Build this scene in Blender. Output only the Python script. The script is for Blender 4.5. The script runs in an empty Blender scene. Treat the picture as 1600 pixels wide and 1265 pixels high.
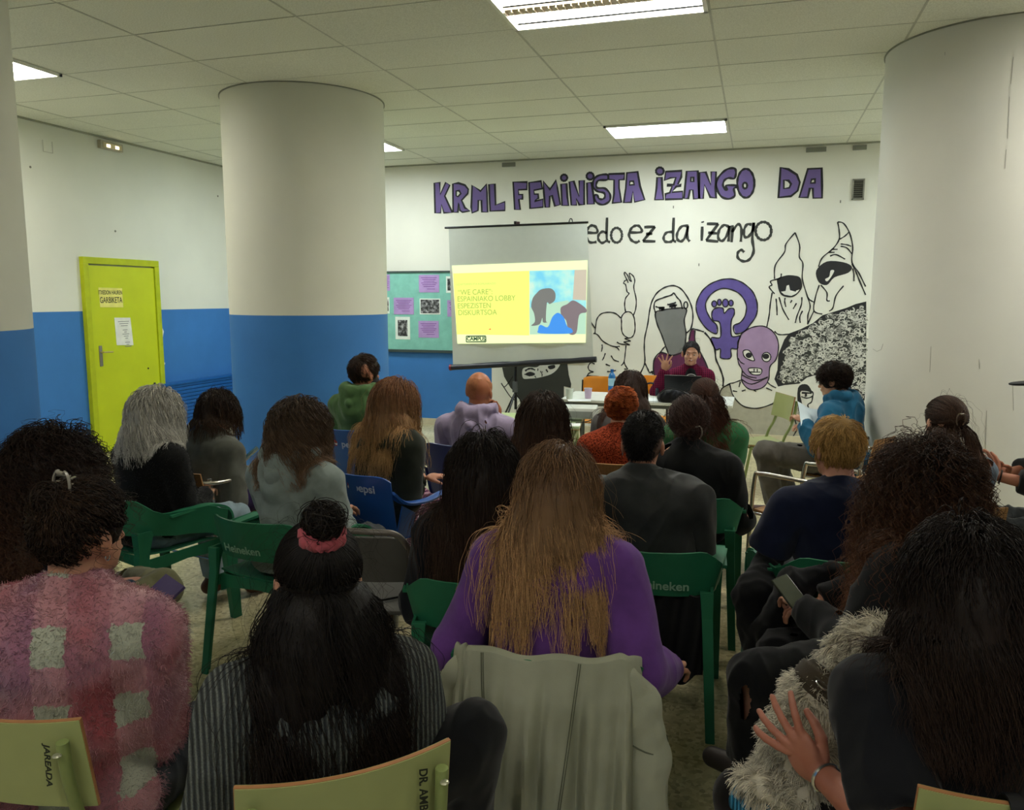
import bpy, bmesh, math, random
import numpy as np
from mathutils import Vector, Matrix
from mathutils.geometry import tessellate_polygon
S = bpy.context.scene
COL = S.collection
R = math.radians
# ---------------------------------------------------------------- camera
FPX, YAW, PITCH, EYE = 1245.2, R(17.016), R(7.703), 1.68
cd = bpy.data.cameras.new('camera'); cam = bpy.data.objects.new('camera', cd); COL.objects.link(cam)
cd.sensor_width = 36; cd.lens = FPX / 1600 * 36; cd.clip_start = .05; cd.clip_end = 60
cam.location = (0, 0, EYE); cam.rotation_euler = (R(90) - PITCH, R(-.087), YAW)
S.camera = cam
# ---------------------------------------------------------------- exposure, world, lights
S.view_settings.view_transform = 'Standard'; S.view_settings.look = 'None'
S.view_settings.gamma = 1; S.view_settings.use_curve_mapping = False
S.view_settings.exposure = 1.36
PANEL_FRONT, PANEL_NEAR, PANEL_REAR_FILL, WORLD_LIGHT = 12.5, 11.5, 5.8, .05
w = bpy.data.worlds.new('world'); S.world = w; w.use_nodes = True
w.node_tree.nodes['Background'].inputs[0].default_value = (.9, .95, 1, 1)
w.node_tree.nodes['Background'].inputs[1].default_value = WORLD_LIGHT
S.cycles.max_bounces = 7; S.cycles.diffuse_bounces = 4; S.cycles.sample_clamp_indirect = 4
# ---------------------------------------------------------------- room numbers (metres; camera stands at x=y=0)
HC, YB, XL, XR, YN, WZ = 3.36, 9.73, -6.73, 3.4, -2.2, 1.528

def _ray(x, y):
    fw = Vector((-math.sin(YAW) * math.cos(PITCH), math.cos(YAW) * math.cos(PITCH), -math.sin(PITCH)))
    rt = Vector((math.cos(YAW), math.sin(YAW), 0)); up = rt.cross(fw)
    return fw + rt * (x - 800) / FPX + up * (632.5 - y) / FPX
def onwall(x, y, Y=YB):
    d = _ray(x, y); t = Y / d.y; return (d.x * t, EYE + d.z * t)
def onside(x, y, X=XL):
    d = _ray(x, y); t = X / d.x; return (d.y * t, EYE + d.z * t)

# ---------------------------------------------------------------- object helpers
def link(o, parent=None):
    COL.objects.link(o)
    if parent is not None: o.parent = parent
    return o
def tag(o, label=None, cat=None, group=None, kind=None):
    if label: o['label'] = label
    if cat: o['category'] = cat
    if group: o['group'] = group
    if kind: o['kind'] = kind
    return o
def thing(name, label, cat, loc=(0, 0, 0), rz=0, group=None):
    o = bpy.data.objects.new(name, None); link(o); o.location = loc; o.rotation_euler = (0, 0, rz)
    o.empty_display_size = .1
    return tag(o, label, cat, group)
def smooth(me, on=True):
    me.polygons.foreach_set('use_smooth', [on] * len(me.polygons)); me.update()
def mesh_np(name, V, F, mat, parent=None, sm=True):
    V = np.asarray(V, np.float32); F = np.asarray(F, np.int32); n = F.shape[1]
    me = bpy.data.meshes.new(name)
    me.vertices.add(len(V)); me.vertices.foreach_set('co', V.ravel())
    me.loops.add(F.size); me.loops.foreach_set('vertex_index', F.ravel())
    me.polygons.add(len(F)); me.polygons.foreach_set('loop_start', np.arange(0, F.size, n, dtype=np.int32))
    me.polygons.foreach_set('loop_total', np.full(len(F), n, np.int32))
    me.update(calc_edges=True)
    if sm: smooth(me)
    if mat: me.materials.append(mat)
    return link(bpy.data.objects.new(name, me), parent)
class MB:
    """collects shapes into one mesh"""
    def __init__(s): s.v = []; s.f = []
    def add(s, vs, fs):
        b = len(s.v); s.v += [tuple(v) for v in vs]; s.f += [tuple(b + i for i in f) for f in fs]; return s
    def box(s, c, d, rot=None):
        x, y, z = d[0] / 2, d[1] / 2, d[2] / 2
        vs = [Vector((sx * x, sy * y, sz * z)) for sx in (-1, 1) for sy in (-1, 1) for sz in (-1, 1)]
        if rot is not None: vs = [rot @ v for v in vs]
        vs = [v + Vector(c) for v in vs]
        return s.add(vs, [(0, 1, 3, 2), (4, 6, 7, 5), (0, 4, 5, 1), (2, 3, 7, 6), (0, 2, 6, 4), (1, 5, 7, 3)])
    def tube(s, pts, r, n=8, closed=False, flat=1.0):
        P = [Vector(p) for p in pts]; m = len(P); rs = r if isinstance(r, (list, tuple)) else [r] * m
        T = [((P[(i + 1) % m] if (closed or i < m - 1) else P[i]) - (P[i - 1] if (closed or i > 0) else P[i])).normalized() for i in range(m)]
        u = T[0].orthogonal().normalized(); rings = []
        for i in range(m):
            u = (u - T[i] * u.dot(T[i])).normalized(); v = T[i].cross(u)
            rings.append([P[i] + (u * math.cos(2 * math.pi * k / n) + v * math.sin(2 * math.pi * k / n) * flat) * rs[i] for k in range(n)])
        vs = [p for rg in rings for p in rg]; fs = []
        for i in range(m if closed else m - 1):
            a, b = i * n, ((i + 1) % m) * n
            fs += [(a + k, a + (k + 1) % n, b + (k + 1) % n, b + k) for k in range(n)]
        if not closed: fs += [tuple(range(n))[::-1], tuple((m - 1) * n + k for k in range(n))]
        return s.add(vs, fs)
    def lathe(s, prof, c=(0, 0, 0), n=24, cap=True):
        vs = [(c[0] + r * math.cos(2 * math.pi * k / n), c[1] + r * math.sin(2 * math.pi * k / n), c[2] + z) for r, z in prof for k in range(n)]
        fs = [(i * n + k, i * n + (k + 1) % n, (i + 1) * n + (k + 1) % n, (i + 1) * n + k) for i in range(len(prof) - 1) for k in range(n)]
        if cap: fs += [tuple(range(n))[::-1], tuple((len(prof) - 1) * n + k for k in range(n))]
        return s.add(vs, fs)
    def slab(s, G, th):
        """grid of points G[i][j] thickened to both sides"""
        A = np.array([[tuple(p) for p in row] for row in G], float); ni, nj = A.shape[:2]
        du = np.gradient(A, axis=0); dv = np.gradient(A, axis=1); N = np.cross(du, dv)
        N /= np.maximum(np.linalg.norm(N, axis=2, keepdims=True), 1e-9)
        t = np.asarray(th, float)
        if t.ndim == 2: t = t[..., None]
        top = A + N * t / 2; bot = A - N * t / 2
        vs = [tuple(p) for p in top.reshape(-1, 3)] + [tuple(p) for p in bot.reshape(-1, 3)]; o = ni * nj
        fs = []
        for i in range(ni - 1):
            for j in range(nj - 1):
                a, b, c, d = i * nj + j, (i + 1) * nj + j, (i + 1) * nj + j + 1, i * nj + j + 1
                fs += [(a, b, c, d), (o + d, o + c, o + b, o + a)]
        rim = [(i, 0) for i in range(ni)] + [(ni - 1, j) for j in range(1, nj)] + [(i, nj - 1) for i in range(ni - 2, -1, -1)] + [(0, j) for j in range(nj - 2, 0, -1)]
        for k in range(len(rim)):
            a = rim[k][0] * nj + rim[k][1]; b = rim[(k + 1) % len(rim)]; b = b[0] * nj + b[1]
            fs.append((b, a, o + a, o + b))
        return s.add(vs, fs)
    def prism(s, pts, z0, z1, f=lambda x, y, z: (x, y, z)):
        n = len(pts); vs = [f(x, y, z0) for x, y in pts] + [f(x, y, z1) for x, y in pts]
        return s.add(vs, [tuple(range(n))[::-1], tuple(range(n, 2 * n))] + [(i, (i + 1) % n, n + (i + 1) % n, n + i) for i in range(n)])
    def build(s, name, mat, parent=None, sm=True, bevel=0, sub=0, seg=2):
        me = bpy.data.meshes.new(name); me.from_pydata(s.v, [], s.f); me.update()
        bm = bmesh.new(); bm.from_mesh(me); bmesh.ops.recalc_face_normals(bm, faces=bm.faces)
        if bevel:
            es = [e for e in bm.edges if len(e.link_faces) == 2 and e.calc_face_angle(0) > .6]
            bmesh.ops.bevel(bm, geom=es, offset=bevel, segments=seg, affect='EDGES', clamp_overlap=True, profile=.6)
        bm.to_mesh(me); bm.free()
        if sm:
            smooth(me)
            try: me.set_sharp_from_angle(angle=R(38))
            except Exception: pass
        if mat: me.materials.append(mat)
        o = link(bpy.data.objects.new(name, me), parent)
        if sub:
            m = o.modifiers.new('sub', 'SUBSURF'); m.levels = sub; m.render_levels = sub
        return o
def cr(pts, k=6, closed=False):
    """Catmull-Rom through points (any dimension)"""
    P = [np.array(p, float) for p in pts]; n = len(P); out = []
    g = (lambda i: P[i % n]) if closed else (lambda i: P[min(max(i, 0), n - 1)])
    for i in range(n if closed else n - 1):
        a, b, c, d = g(i - 1), g(i), g(i + 1), g(i + 2)
        for j in range(k):
            t = j / k
            out.append(.5 * ((2 * b) + (c - a) * t + (2 * a - 5 * b + 4 * c - d) * t * t + (3 * b - a - 3 * c + d) * t ** 3))
    if not closed: out.append(P[-1])
    return [tuple(p) for p in out]
def copy_thing(o, loc=None, rz=None, label=None):
    c = o.copy(); link(c)
    for ch in o.children:
        d = ch.copy(); link(d); d.parent = c
        for g in ch.children:
            e = g.copy(); link(e); e.parent = d
    if loc is not None: c.location = loc
    if rz is not None: c.rotation_euler = (0, 0, rz)
    if label: c['label'] = label
    return c
def text(name, s, size, mat, parent, loc, rot, ext=.0004, align='CENTER', sx=1.0, bold=0.0, curve=0.):
    c = bpy.data.curves.new(name, 'FONT'); c.body = s; c.size = size; c.extrude = ext; c.align_x = align; c.align_y = 'CENTER'; c.offset = bold
    o = bpy.data.objects.new(name, c)
    me = bpy.data.meshes.new_from_object(o); bpy.data.objects.remove(o)
    for q in me.vertices: q.co.z -= curve * q.co.x ** 2
    me.name = name; me.materials.clear(); me.materials.append(mat)
    o = link(bpy.data.objects.new(name, me), parent); o.location = loc; o.rotation_euler = rot; o.scale = (sx, 1, 1)
    return o

# ---------------------------------------------------------------- materials
_M = {}
def srgb(c):
    if isinstance(c, str): c = [int(c[i:i + 2], 16) / 255 for i in (0, 2, 4)]
    return tuple(((x / 12.92) if x <= .04045 else ((x + .055) / 1.055) ** 2.4) for x in c) + (1,)
class NT:
    def __init__(s, name):
        s.m = bpy.data.materials.new(name); s.m.use_nodes = True; s.t = s.m.node_tree; s.b = s.t.nodes['Principled BSDF']
    def n(s, typ, **kw):
        nd = s.t.nodes.new('ShaderNode' + typ)
        for k, v in kw.items():
            if k.startswith('i_'):
                key = k[2:]; nd.inputs[int(key) if key.isdigit() else key.replace('_', ' ')].default_value = v
            else: setattr(nd, k, v)
        return nd
    def l(s, a, b): s.t.links.new(a, b)
    def coords(s, scale=(1, 1, 1), kind='Object'):
        tc = s.n('TexCoord'); mp = s.n('Mapping'); mp.inputs['Scale'].default_value = scale; s.l(tc.outputs[kind], mp.inputs[0]); return mp.outputs[0]
    def ramp(s, fac, stops, interp='LINEAR'):
        r = s.n('ValToRGB'); r.color_ramp.interpolation = interp; e = r.color_ramp.elements
        while len(e) < len(stops): e.new(.5)
        for i, (p, c) in enumerate(stops): e[i].position = p; e[i].color = c if len(c) == 4 else tuple(c) + (1,)
        s.l(fac, r.inputs[0]); return r.outputs[0]
    def noise(s, vec, scale, detail=3, rough=.5):
        n = s.n('TexNoise'); n.inputs['Scale'].default_value = scale; n.inputs['Detail'].default_value = detail; n.inputs['Roughness'].default_value = rough
        s.l(vec, n.inputs['Vector']); return n.outputs['Fac']
    def mix(s, fac, a, b, bt='MIX'):
        m = s.n('Mix', data_type='RGBA', blend_type=bt)
        for i, v in ((0, fac), (6, a), (7, b)):
            if hasattr(v, 'links'): s.l(v, m.inputs[i])
            else: m.inputs[i].default_value = v
        return m.outputs[2]
    def bump(s, h, st=.3, dist=.01):
        b = s.n('Bump'); b.inputs['Strength'].default_value = st; b.inputs['Distance'].default_value = dist
        s.l(h, b.inputs['Height']); s.l(b.outputs[0], s.b.inputs['Normal'])
    def base(s, c, rough=.6, spec=.3, metal=0):
        if hasattr(c, 'links'): s.l(c, s.b.inputs['Base Color'])
        else: s.b.inputs['Base Color'].default_value = c
        s.b.inputs['Roughness'].default_value = rough; s.b.inputs['Specular IOR Level'].default_value = spec; s.b.inputs['Metallic'].default_value = metal
        return s
def plain(name, col, rough=.6, spec=.3, metal=0, var=.08, scale=12, bump=0, bscale=200):
    """procedural paint, plastic or metal: slight noise in the colour, optional fine bump"""
    key = (name, str(col))
    if key in _M: return _M[key]
    t = NT(name); c = srgb(col); v = t.coords()
    lo = tuple(x * (1 - var) for x in c[:3]) + (1,); hi = tuple(min(1, x * (1 + var)) for x in c[:3]) + (1,)
    t.base(t.ramp(t.noise(v, scale), [(.3, lo), (.7, hi)]), rough, spec, metal)
    if bump: t.bump(t.noise(v, bscale, 2), bump, .002)
    _M[key] = t.m; return t.m
def cloth(name, col, var=.12, weave=900, rough=.92, bump=.35, col2=None, fs=9):
    key = (name, str(col), 'c')
    if key in _M: return _M[key]
    t = NT(name); c = srgb(col); v = t.coords(); d = srgb(col2) if col2 else tuple(x * (1 - 2 * var) for x in c[:3]) + (1,)
    hi = tuple(min(1, x * (1 + var)) for x in c[:3]) + (1,)
    a = t.ramp(t.noise(v, fs, 5, .6), [(.32, d), (.62, hi)])
    t.base(a, rough, .15); t.b.inputs['Sheen Weight'].default_value = .12; t.b.inputs['Sheen Roughness'].default_value = .5
    t.bump(t.noise(v, weave, 2), bump, .0015)
    _M[key] = t.m; return t.m
def emit(name, col, st, bk=1.0):
    t = NT(name); t.base(tuple(q * bk for q in srgb(col)[:3]) + (1,), .5); t.b.inputs['Emission Color'].default_value = srgb(col); t.b.inputs['Emission Strength'].default_value = st
    return t.m
def hair_mat(name, root, tip, spec=.18):
    key = (name, root, tip)
    if key in _M: return _M[key]
    t = NT(name); at = t.n('Attribute', attribute_name='hairv'); sp = t.n('SeparateColor'); t.l(at.outputs['Color'], sp.inputs[0])
    c = t.mix(sp.outputs[1], srgb(root), srgb(tip))
    v = t.ramp(sp.outputs[0], [(0, (.35, .35, .35)), (1, (1.75, 1.75, 1.75))])
    c = t.mix(1.0, c, v, 'MULTIPLY')
    t.base(c, .55, spec); t.bump(t.noise(t.coords((1, 1, .09)), 170, 2, .6), .5, .004); _M[key] = t.m; return t.m
# ---------------------------------------------------------------- smooth solid modelling (distance field -> one continuous mesh)
class Field:
    def __init__(s, lo, hi, h):
        s.h = h; s.lo = np.array(lo, float); n = np.ceil((np.array(hi) - s.lo) / h).astype(int) + 1
        s.n = n; s.F = np.full(tuple(n), .2, np.float32)
        s.ax = [(s.lo[i] + np.arange(n[i]) * h).astype(np.float32) for i in range(3)]
    def _sl(s, lo, hi):
        a = np.maximum(np.floor((np.array(lo) - s.lo) / s.h).astype(int), 0); b = np.minimum(np.ceil((np.array(hi) - s.lo) / s.h).astype(int) + 1, s.n)
        if (b <= a).any(): return None
        return tuple(slice(a[i], b[i]) for i in range(3))
    def _put(s, sl, d, k, op):
        F = s.F[sl]
        if op == 'sub':
            s.F[sl] = np.maximum(F, -d); return
        if k > 0:
            h = np.clip(.5 + .5 * (F - d) / k, 0, 1); s.F[sl] = F * (1 - h) + d * h - k * h * (1 - h)
        else: s.F[sl] = np.minimum(F, d)
    def cap(s, a, b, ra, rb=None, k=.02, cut=None, sq=None, op='add'):
        rb = ra if rb is None else rb; a = np.array(a, float); b = np.array(b, float); m = max(ra, rb) + k * 1.3 + s.h * 2
        sl = s._sl(np.minimum(a, b) - m, np.maximum(a, b) + m)
        if sl is None: return
        X = s.ax[0][sl[0]][:, None, None]; Y = s.ax[1][sl[1]][None, :, None]; Z = s.ax[2][sl[2]][None, None, :]
        ba = b - a; L = max(ba @ ba, 1e-9)
        t = np.clip(((X - a[0]) * ba[0] + (Y - a[1]) * ba[1] + (Z - a[2]) * ba[2]) / L, 0, 1)
        d = np.sqrt((X - a[0] - t * ba[0]) ** 2 + (Y - a[1] - t * ba[1]) ** 2 + (Z - a[2] - t * ba[2]) ** 2) - (ra + (rb - ra) * t)
        if cut is not None:
            for p, nn in cut:
                d = np.maximum(d, (X - p[0]) * nn[0] + (Y - p[1]) * nn[1] + (Z - p[2]) * nn[2])
        s._put(sl, d, k, op)
    def ell(s, c, r, M=None, k=.02, op='add'):
        c = np.array(c, float); r = np.array(r, float); m = r.max() + k * 1.3 + s.h * 2; sl = s._sl(c - m, c + m)
        if sl is None: return
        X = s.ax[0][sl[0]][:, None, None] - c[0]; Y = s.ax[1][sl[1]][None, :, None] - c[1]; Z = s.ax[2][sl[2]][None, None, :] - c[2]
        if M is None: q = (X, Y, Z)
        else: q = [M[0][i] * X + M[1][i] * Y + M[2][i] * Z for i in range(3)]
        k0 = np.sqrt((q[0] / r[0]) ** 2 + (q[1] / r[1]) ** 2 + (q[2] / r[2]) ** 2)
        k1 = np.sqrt((q[0] / r[0] ** 2) ** 2 + (q[1] / r[1] ** 2) ** 2 + (q[2] / r[2] ** 2) ** 2)
        s._put(sl, k0 * (k0 - 1) / np.maximum(k1, 1e-6), k, op)
    def chain(s, pts, rs, k=.01):
        for i in range(len(pts) - 1): s.cap(pts[i], pts[i + 1], rs[i], rs[i + 1], k)
    def half(s, p, n):
        X, Y, Z = s.ax; d = (X[:, None, None] - p[0]) * n[0] + (Y[None, :, None] - p[1]) * n[1] + (Z[None, None, :] - p[2]) * n[2]
        s.F = np.maximum(s.F, d.astype(np.float32))
    def mesh(s):
        F = s.F; F[0] = F[-1] = .1; F[:, 0] = F[:, -1] = .1; F[:, :, 0] = F[:, :, -1] = .1
        In = F < 0; n = np.array(F.shape) - 1
        cnt = np.zeros(tuple(n), np.uint8)
        for dx in (0, 1):
            for dy in (0, 1):
                for dz in (0, 1): cnt += In[dx:dx + n[0], dy:dy + n[1], dz:dz + n[2]]
        act = (cnt > 0) & (cnt < 8); idx = np.full(tuple(n), -1, np.int32); C = np.argwhere(act); idx[act] = np.arange(len(C))
        acc = np.zeros((len(C), 3)); w = np.zeros(len(C)); I, J, K = C.T
        for axis in range(3):
            o = [i for i in range(3) if i != axis]
            for u in (0, 1):
                for v in (0, 1):
                    c0 = [0, 0, 0]; c0[o[0]] = u; c0[o[1]] = v; c1 = list(c0); c1[axis] = 1
                    f0 = F[I + c0[0], J + c0[1], K + c0[2]]; f1 = F[I + c1[0], J + c1[1], K + c1[2]]
                    m = (f0 < 0) != (f1 < 0); t = np.where(m, f0 / np.where(m, f0 - f1, 1), 0)
                    p = np.zeros((len(C), 3)); p[:, 0] = c0[0]; p[:, 1] = c0[1]; p[:, 2] = c0[2]; p[:, axis] = t
                    acc += p * m[:, None]; w += m
        V = s.lo + (C + acc / w[:, None]) * s.h; Q = []
        for axis in range(3):
            o = [(axis + 1) % 3, (axis + 2) % 3]
            sa = [slice(None)] * 3; sb = [slice(None)] * 3; sa[axis] = slice(0, -1); sb[axis] = slice(1, None)
            E = In[tuple(sa)] != In[tuple(sb)]; P = np.argwhere(E); P = P[(P[:, o[0]] > 0) & (P[:, o[1]] > 0) & (P[:, o[0]] < n[o[0]]) & (P[:, o[1]] < n[o[1]])]
            def g(a, b):
                q = P.copy(); q[:, o[0]] -= a; q[:, o[1]] -= b; return idx[q[:, 0], q[:, 1], q[:, 2]]
            q = np.stack([g(1, 1), g(0, 1), g(0, 0), g(1, 0)], 1); inn = In[P[:, 0], P[:, 1], P[:, 2]]
            q[~inn] = q[~inn][:, ::-1]; Q.append(q)
        return V, np.concatenate(Q)
def vnormals(V, Q):
    n = np.cross(V[Q[:, 2]] - V[Q[:, 0]], V[Q[:, 3]] - V[Q[:, 1]]); N = np.zeros_like(V)
    for i in range(4): np.add.at(N, Q[:, i], n)
    return N / np.maximum(np.linalg.norm(N, axis=1, keepdims=True), 1e-9)
def relax(V, Q, it=2):
    E = np.concatenate([Q[:, [0, 1]], Q[:, [1, 2]], Q[:, [2, 3]], Q[:, [3, 0]]])
    for _ in range(it):
        A = np.zeros_like(V); c = np.zeros(len(V)); np.add.at(A, E[:, 0], V[E[:, 1]]); np.add.at(A, E[:, 1], V[E[:, 0]]); np.add.at(c, E[:, 0], 1); np.add.at(c, E[:, 1], 1)
        V = V * .5 + .5 * A / c[:, None]
    return V
_rs = np.random.RandomState(5)
_W = [(_rs.normal(size=3), _rs.uniform(0, 6.28)) for _ in range(60)]
def wav(P, f, seed=0, n=7):
    """cheap smooth noise, -1..1"""
    out = np.zeros(len(P)); q = P + .35 / f * np.sin(P[:, [1, 2, 0]] * f * 1.7 + seed)
    for i in range(n):
        d, ph = _W[(i + seed * 7) % 60]; out += np.sin(q @ (d * f) + ph + seed)
    return out / n * 1.6
def folds(V, Q, amp, f=22, seed=0, aniso=(1, 1, .55)):
    N = vnormals(V, Q); P = V * np.array(aniso)
    a = wav(P, f, seed); b = wav(P, f * .45, seed + 3); c = wav(P, f * 2.3, seed + 5)
    return V + N * (amp * 1.5 * ((1 - np.abs(a)) ** 1.5 * 1.1 - .4 + b * .5 + (1 - np.abs(c)) * .3))[:, None]

# ---------------------------------------------------------------- hair: strands walked over the head and shoulders
def tubes(paths, rad, taper=.35):
    """paths (N,m,3) -> three-sided tubes"""
    N, m = paths.shape[:2]; T = np.gradient(paths, axis=1); T /= np.maximum(np.linalg.norm(T, axis=2, keepdims=True), 1e-9)
    u = np.cross(T, np.array([.31, .52, .79])); u /= np.maximum(np.linalg.norm(u, axis=2, keepdims=True), 1e-9); v = np.cross(T, u)
    rr = (np.asarray(rad).reshape(-1, 1) * np.linspace(1, taper, m)[None]) [..., None]
    V = np.stack([paths + rr * (u * math.cos(a) + v * math.sin(a)) for a in (0, 2.094, 4.189)], 2).reshape(-1, 3)
    i = np.arange(N)[:, None, None] * m * 3 + np.arange(m - 1)[None, :, None] * 3; k = np.arange(3)[None, None]; k2 = (k + 1) % 3
    return V, np.stack([i + k, i + k2, i + 3 + k2, i + 3 + k], -1).reshape(-1, 4)
def hair_object(name, parts, mat, parent):
    """parts: list of (V, Q, rnd per vertex, t per vertex) joined as one mesh with colour data"""
    Vs, Qs, cs, b = [], [], [], 0
    for V, Q, r, t in parts:
        Vs.append(V); Qs.append(Q + b); b += len(V); cs.append(np.stack([r, t, np.zeros(len(V)), np.ones(len(V))], 1))
    o = mesh_np(name, np.concatenate(Vs), np.concatenate(Qs), mat, parent)
    a = o.data.color_attributes.new('hairv', 'FLOAT_COLOR', 'POINT'); a.data.foreach_set('color', np.concatenate(cs).astype(np.float32).ravel())
    return o
SK_C, SK_R = np.array([0, -.012, .022]), np.array([.078, .099, .094])
def sim(roots, D0, ncol, steps, ds, lay, style, Hm, Hc, caps, rng, grav=.35, stiff=.6, flare=0., back=0., frizz=.15):
    """roots, D0 in head space; returns world paths"""
    n = len(roots); p = (Hm @ roots.T).T + Hc; v = (Hm @ D0.T).T; out = [p.copy()]
    fz = rng.normal(size=(n, 3)) * frizz
    for s in range(steps):
        q = (Hm.T @ (p - Hc).T).T; e = (q - SK_C) / SK_R; r = np.linalg.norm(e, axis=1); near = np.clip((1.55 - r) / .4, 0, 1)[:, None]
        nrm = (Hm @ ((q - SK_C) / SK_R ** 2).T).T; nrm /= np.linalg.norm(nrm, axis=1, keepdims=True)
        if callable(style): tgt = (Hm @ style(q).T).T
        else: tgt = np.tile([0, 0, -1.], (n, 1))
        tgt = tgt + nrm * flare * near + np.array([0, -back, 0]) @ Hm.T * near
        v = v * stiff + tgt * grav + fz * .25
        if s % 4 == 3: fz = rng.normal(size=(n, 3)) * frizz
        v /= np.maximum(np.linalg.norm(v, axis=1, keepdims=True), 1e-9); p = p + v * ds
        # head
        q = (Hm.T @ (p - Hc).T).T
        for c, rr in ((SK_C, SK_R), (np.array([0, .03, -.05]), np.array([.062, .062, .07]))):
            R2 = rr + lay[:, None]; e = (q - c) / R2; r = np.linalg.norm(e, axis=1); m = r < 1
            q[m] = c + (q[m] - c) / r[m, None]
        p = (Hm @ q.T).T + Hc
        for a, b, rad in caps:
            a = np.array(a); ba = np.array(b) - a; t = np.clip((p - a) @ ba / max(ba @ ba, 1e-9), 0, 1); c = a + t[:, None] * ba; d = p - c
            L = np.linalg.norm(d, axis=1); R2 = rad + lay * .8 + .004; m = L < R2
            p[m] = c[m] + d[m] / L[m, None] * R2[m, None]
        v = p - out[-1]; v /= np.maximum(np.linalg.norm(v, axis=1, keepdims=True), 1e-9)
        out.append(p.copy())
    return np.stack(out, 1)
def scalp(n, rng, zmin=-.055, front=.35, fz=.05, ears=True):
    P = []
    while len(P) < n:
        d = rng.normal(size=3); d /= np.linalg.norm(d); q = SK_C + d * SK_R
        if q[2] < zmin: continue
        if q[1] > .055 and q[2] < fz + .0: continue
        if q[1] > .0 and q[2] < .018: continue
        if ears and q[2] < -.015 and q[1] > -.03: continue
        P.append(q)
    return np.array(P)
def clump(paths, k, amt, rng, start=.15):
    n, m = paths.shape[:2]; g = rng.choice(n, k, replace=False); r = paths[:, 0]; gi = g[np.argmin(((r[:, None] - r[g][None]) ** 2).sum(2), 1)]
    s = np.clip((np.linspace(0, 1, m) - start) / (1 - start), 0, 1)[None, :, None] * amt
    return paths * (1 - s) + s * (paths[gi] + (r - r[gi])[:, None] * .4)
def curl(paths, amp, freq, rng, L, clumps=None):
    n, m = paths.shape[:2]; s = np.linspace(0, 1, m)[None, :, None]; e1 = rng.normal(size=(n, 1, 3)); e1 /= np.linalg.norm(e1, axis=2, keepdims=True)
    e2 = np.cross(e1, np.array([0, 0, 1.])); e2 /= np.linalg.norm(e2, axis=2, keepdims=True); e1 = np.cross(e2, np.array([0, 0, 1.]))
    ph = rng.uniform(0, 6.28, (n, 1, 1)); f = freq * rng.uniform(.8, 1.25, (n, 1, 1)) * L
    a = amp * np.minimum(1, s * 5)
    return paths + a * (np.cos(6.283 * f * s + ph) * e1 + np.sin(6.283 * f * s + ph) * e2)
def attr(paths, rng, t0=0, t1=1, groups=None):
    n, m = paths.shape[:2]; r = np.clip(rng.normal(.5, .22, n), 0, 1)
    return np.repeat(r, m * 3), np.tile(np.repeat(np.linspace(t0, t1, m), 3), n)
def mass(paths, thr, h):
    """solid under-layer of the same hair: where the strands run densely"""
    P = np.concatenate([paths[:, :-1], (paths[:, :-1] * 2 + paths[:, 1:]) / 3, (paths[:, :-1] + paths[:, 1:] * 2) / 3], 1).reshape(-1, 3)
    lo = P.min(0) - .05; hi = P.max(0) + .05; F = Field(lo, hi, h); g = np.zeros(tuple(F.n), np.float32); ix = np.round((P - lo) / h).astype(int); ln = np.median(np.linalg.norm(np.diff(paths, axis=1), axis=2)) / 3
    np.add.at(g, (ix[:, 0], ix[:, 1], ix[:, 2]), ln / h)
    for _ in range(2):
        for ax in range(3): g = (np.roll(g, 1, ax) + g * 1.0 + np.roll(g, -1, ax)) / 3
    F.F = (thr - g).astype(np.float32); return F
# ---------------------------------------------------------------- the room
def ceiling_mat():
    t = NT('mineral_tile'); v = t.coords(); a = t.ramp(t.noise(v, 110, 4, .7), [(.35, srgb('d6d7c6')), (.6, srgb('eeefe0'))]); b = t.ramp(t.noise(v, .9, 2), [(.3, (.93, .93, .93)), (.7, (1, 1, 1))])
    t.base(t.mix(1, a, b, 'MULTIPLY'), .95, .1); t.bump(t.noise(v, 170, 3, .7), .35, .003); return t.m
def floor_mat():
    t = NT('terrazzo'); v = t.coords(); vo = t.n('TexVoronoi'); vo.inputs['Scale'].default_value = 60; t.l(v, vo.inputs['Vector'])
    sp = t.n('SeparateColor'); t.l(vo.outputs['Color'], sp.inputs[0])
    a = t.ramp(sp.outputs[0], [(0, srgb('a8a286')), (.25, srgb('ccc5a6')), (.7, srgb('dad3b4')), (1, srgb('e9e3ca'))])
    b = t.ramp(t.noise(v, 1.4, 5, .65), [(.3, srgb('c4bc9c')), (.7, srgb('fffdf0'))]); a = t.mix(1, a, b, 'MULTIPLY')
    st = t.ramp(t.noise(v, 7, 6, .8), [(.66, (1, 1, 1)), (.75, (.55, .5, .42))]); a = t.mix(.6, a, st, 'MULTIPLY')
    br = t.n('TexBrick'); br.offset = 0; br.inputs['Scale'].default_value = 1; br.inputs['Mortar Size'].default_value = .004; br.inputs['Brick Width'].default_value = .4; br.inputs['Row Height'].default_value = .4
    br.inputs['Color1'].default_value = (1, 1, 1, 1); br.inputs['Color2'].default_value = (.94, .94, .94, 1); br.inputs['Mortar'].default_value = (.72, .70, .62, 1); t.l(v, br.inputs['Vector'])
    t.base(t.mix(1, a, br.outputs['Color'], 'MULTIPLY'), .3, .45); return t.m
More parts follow.
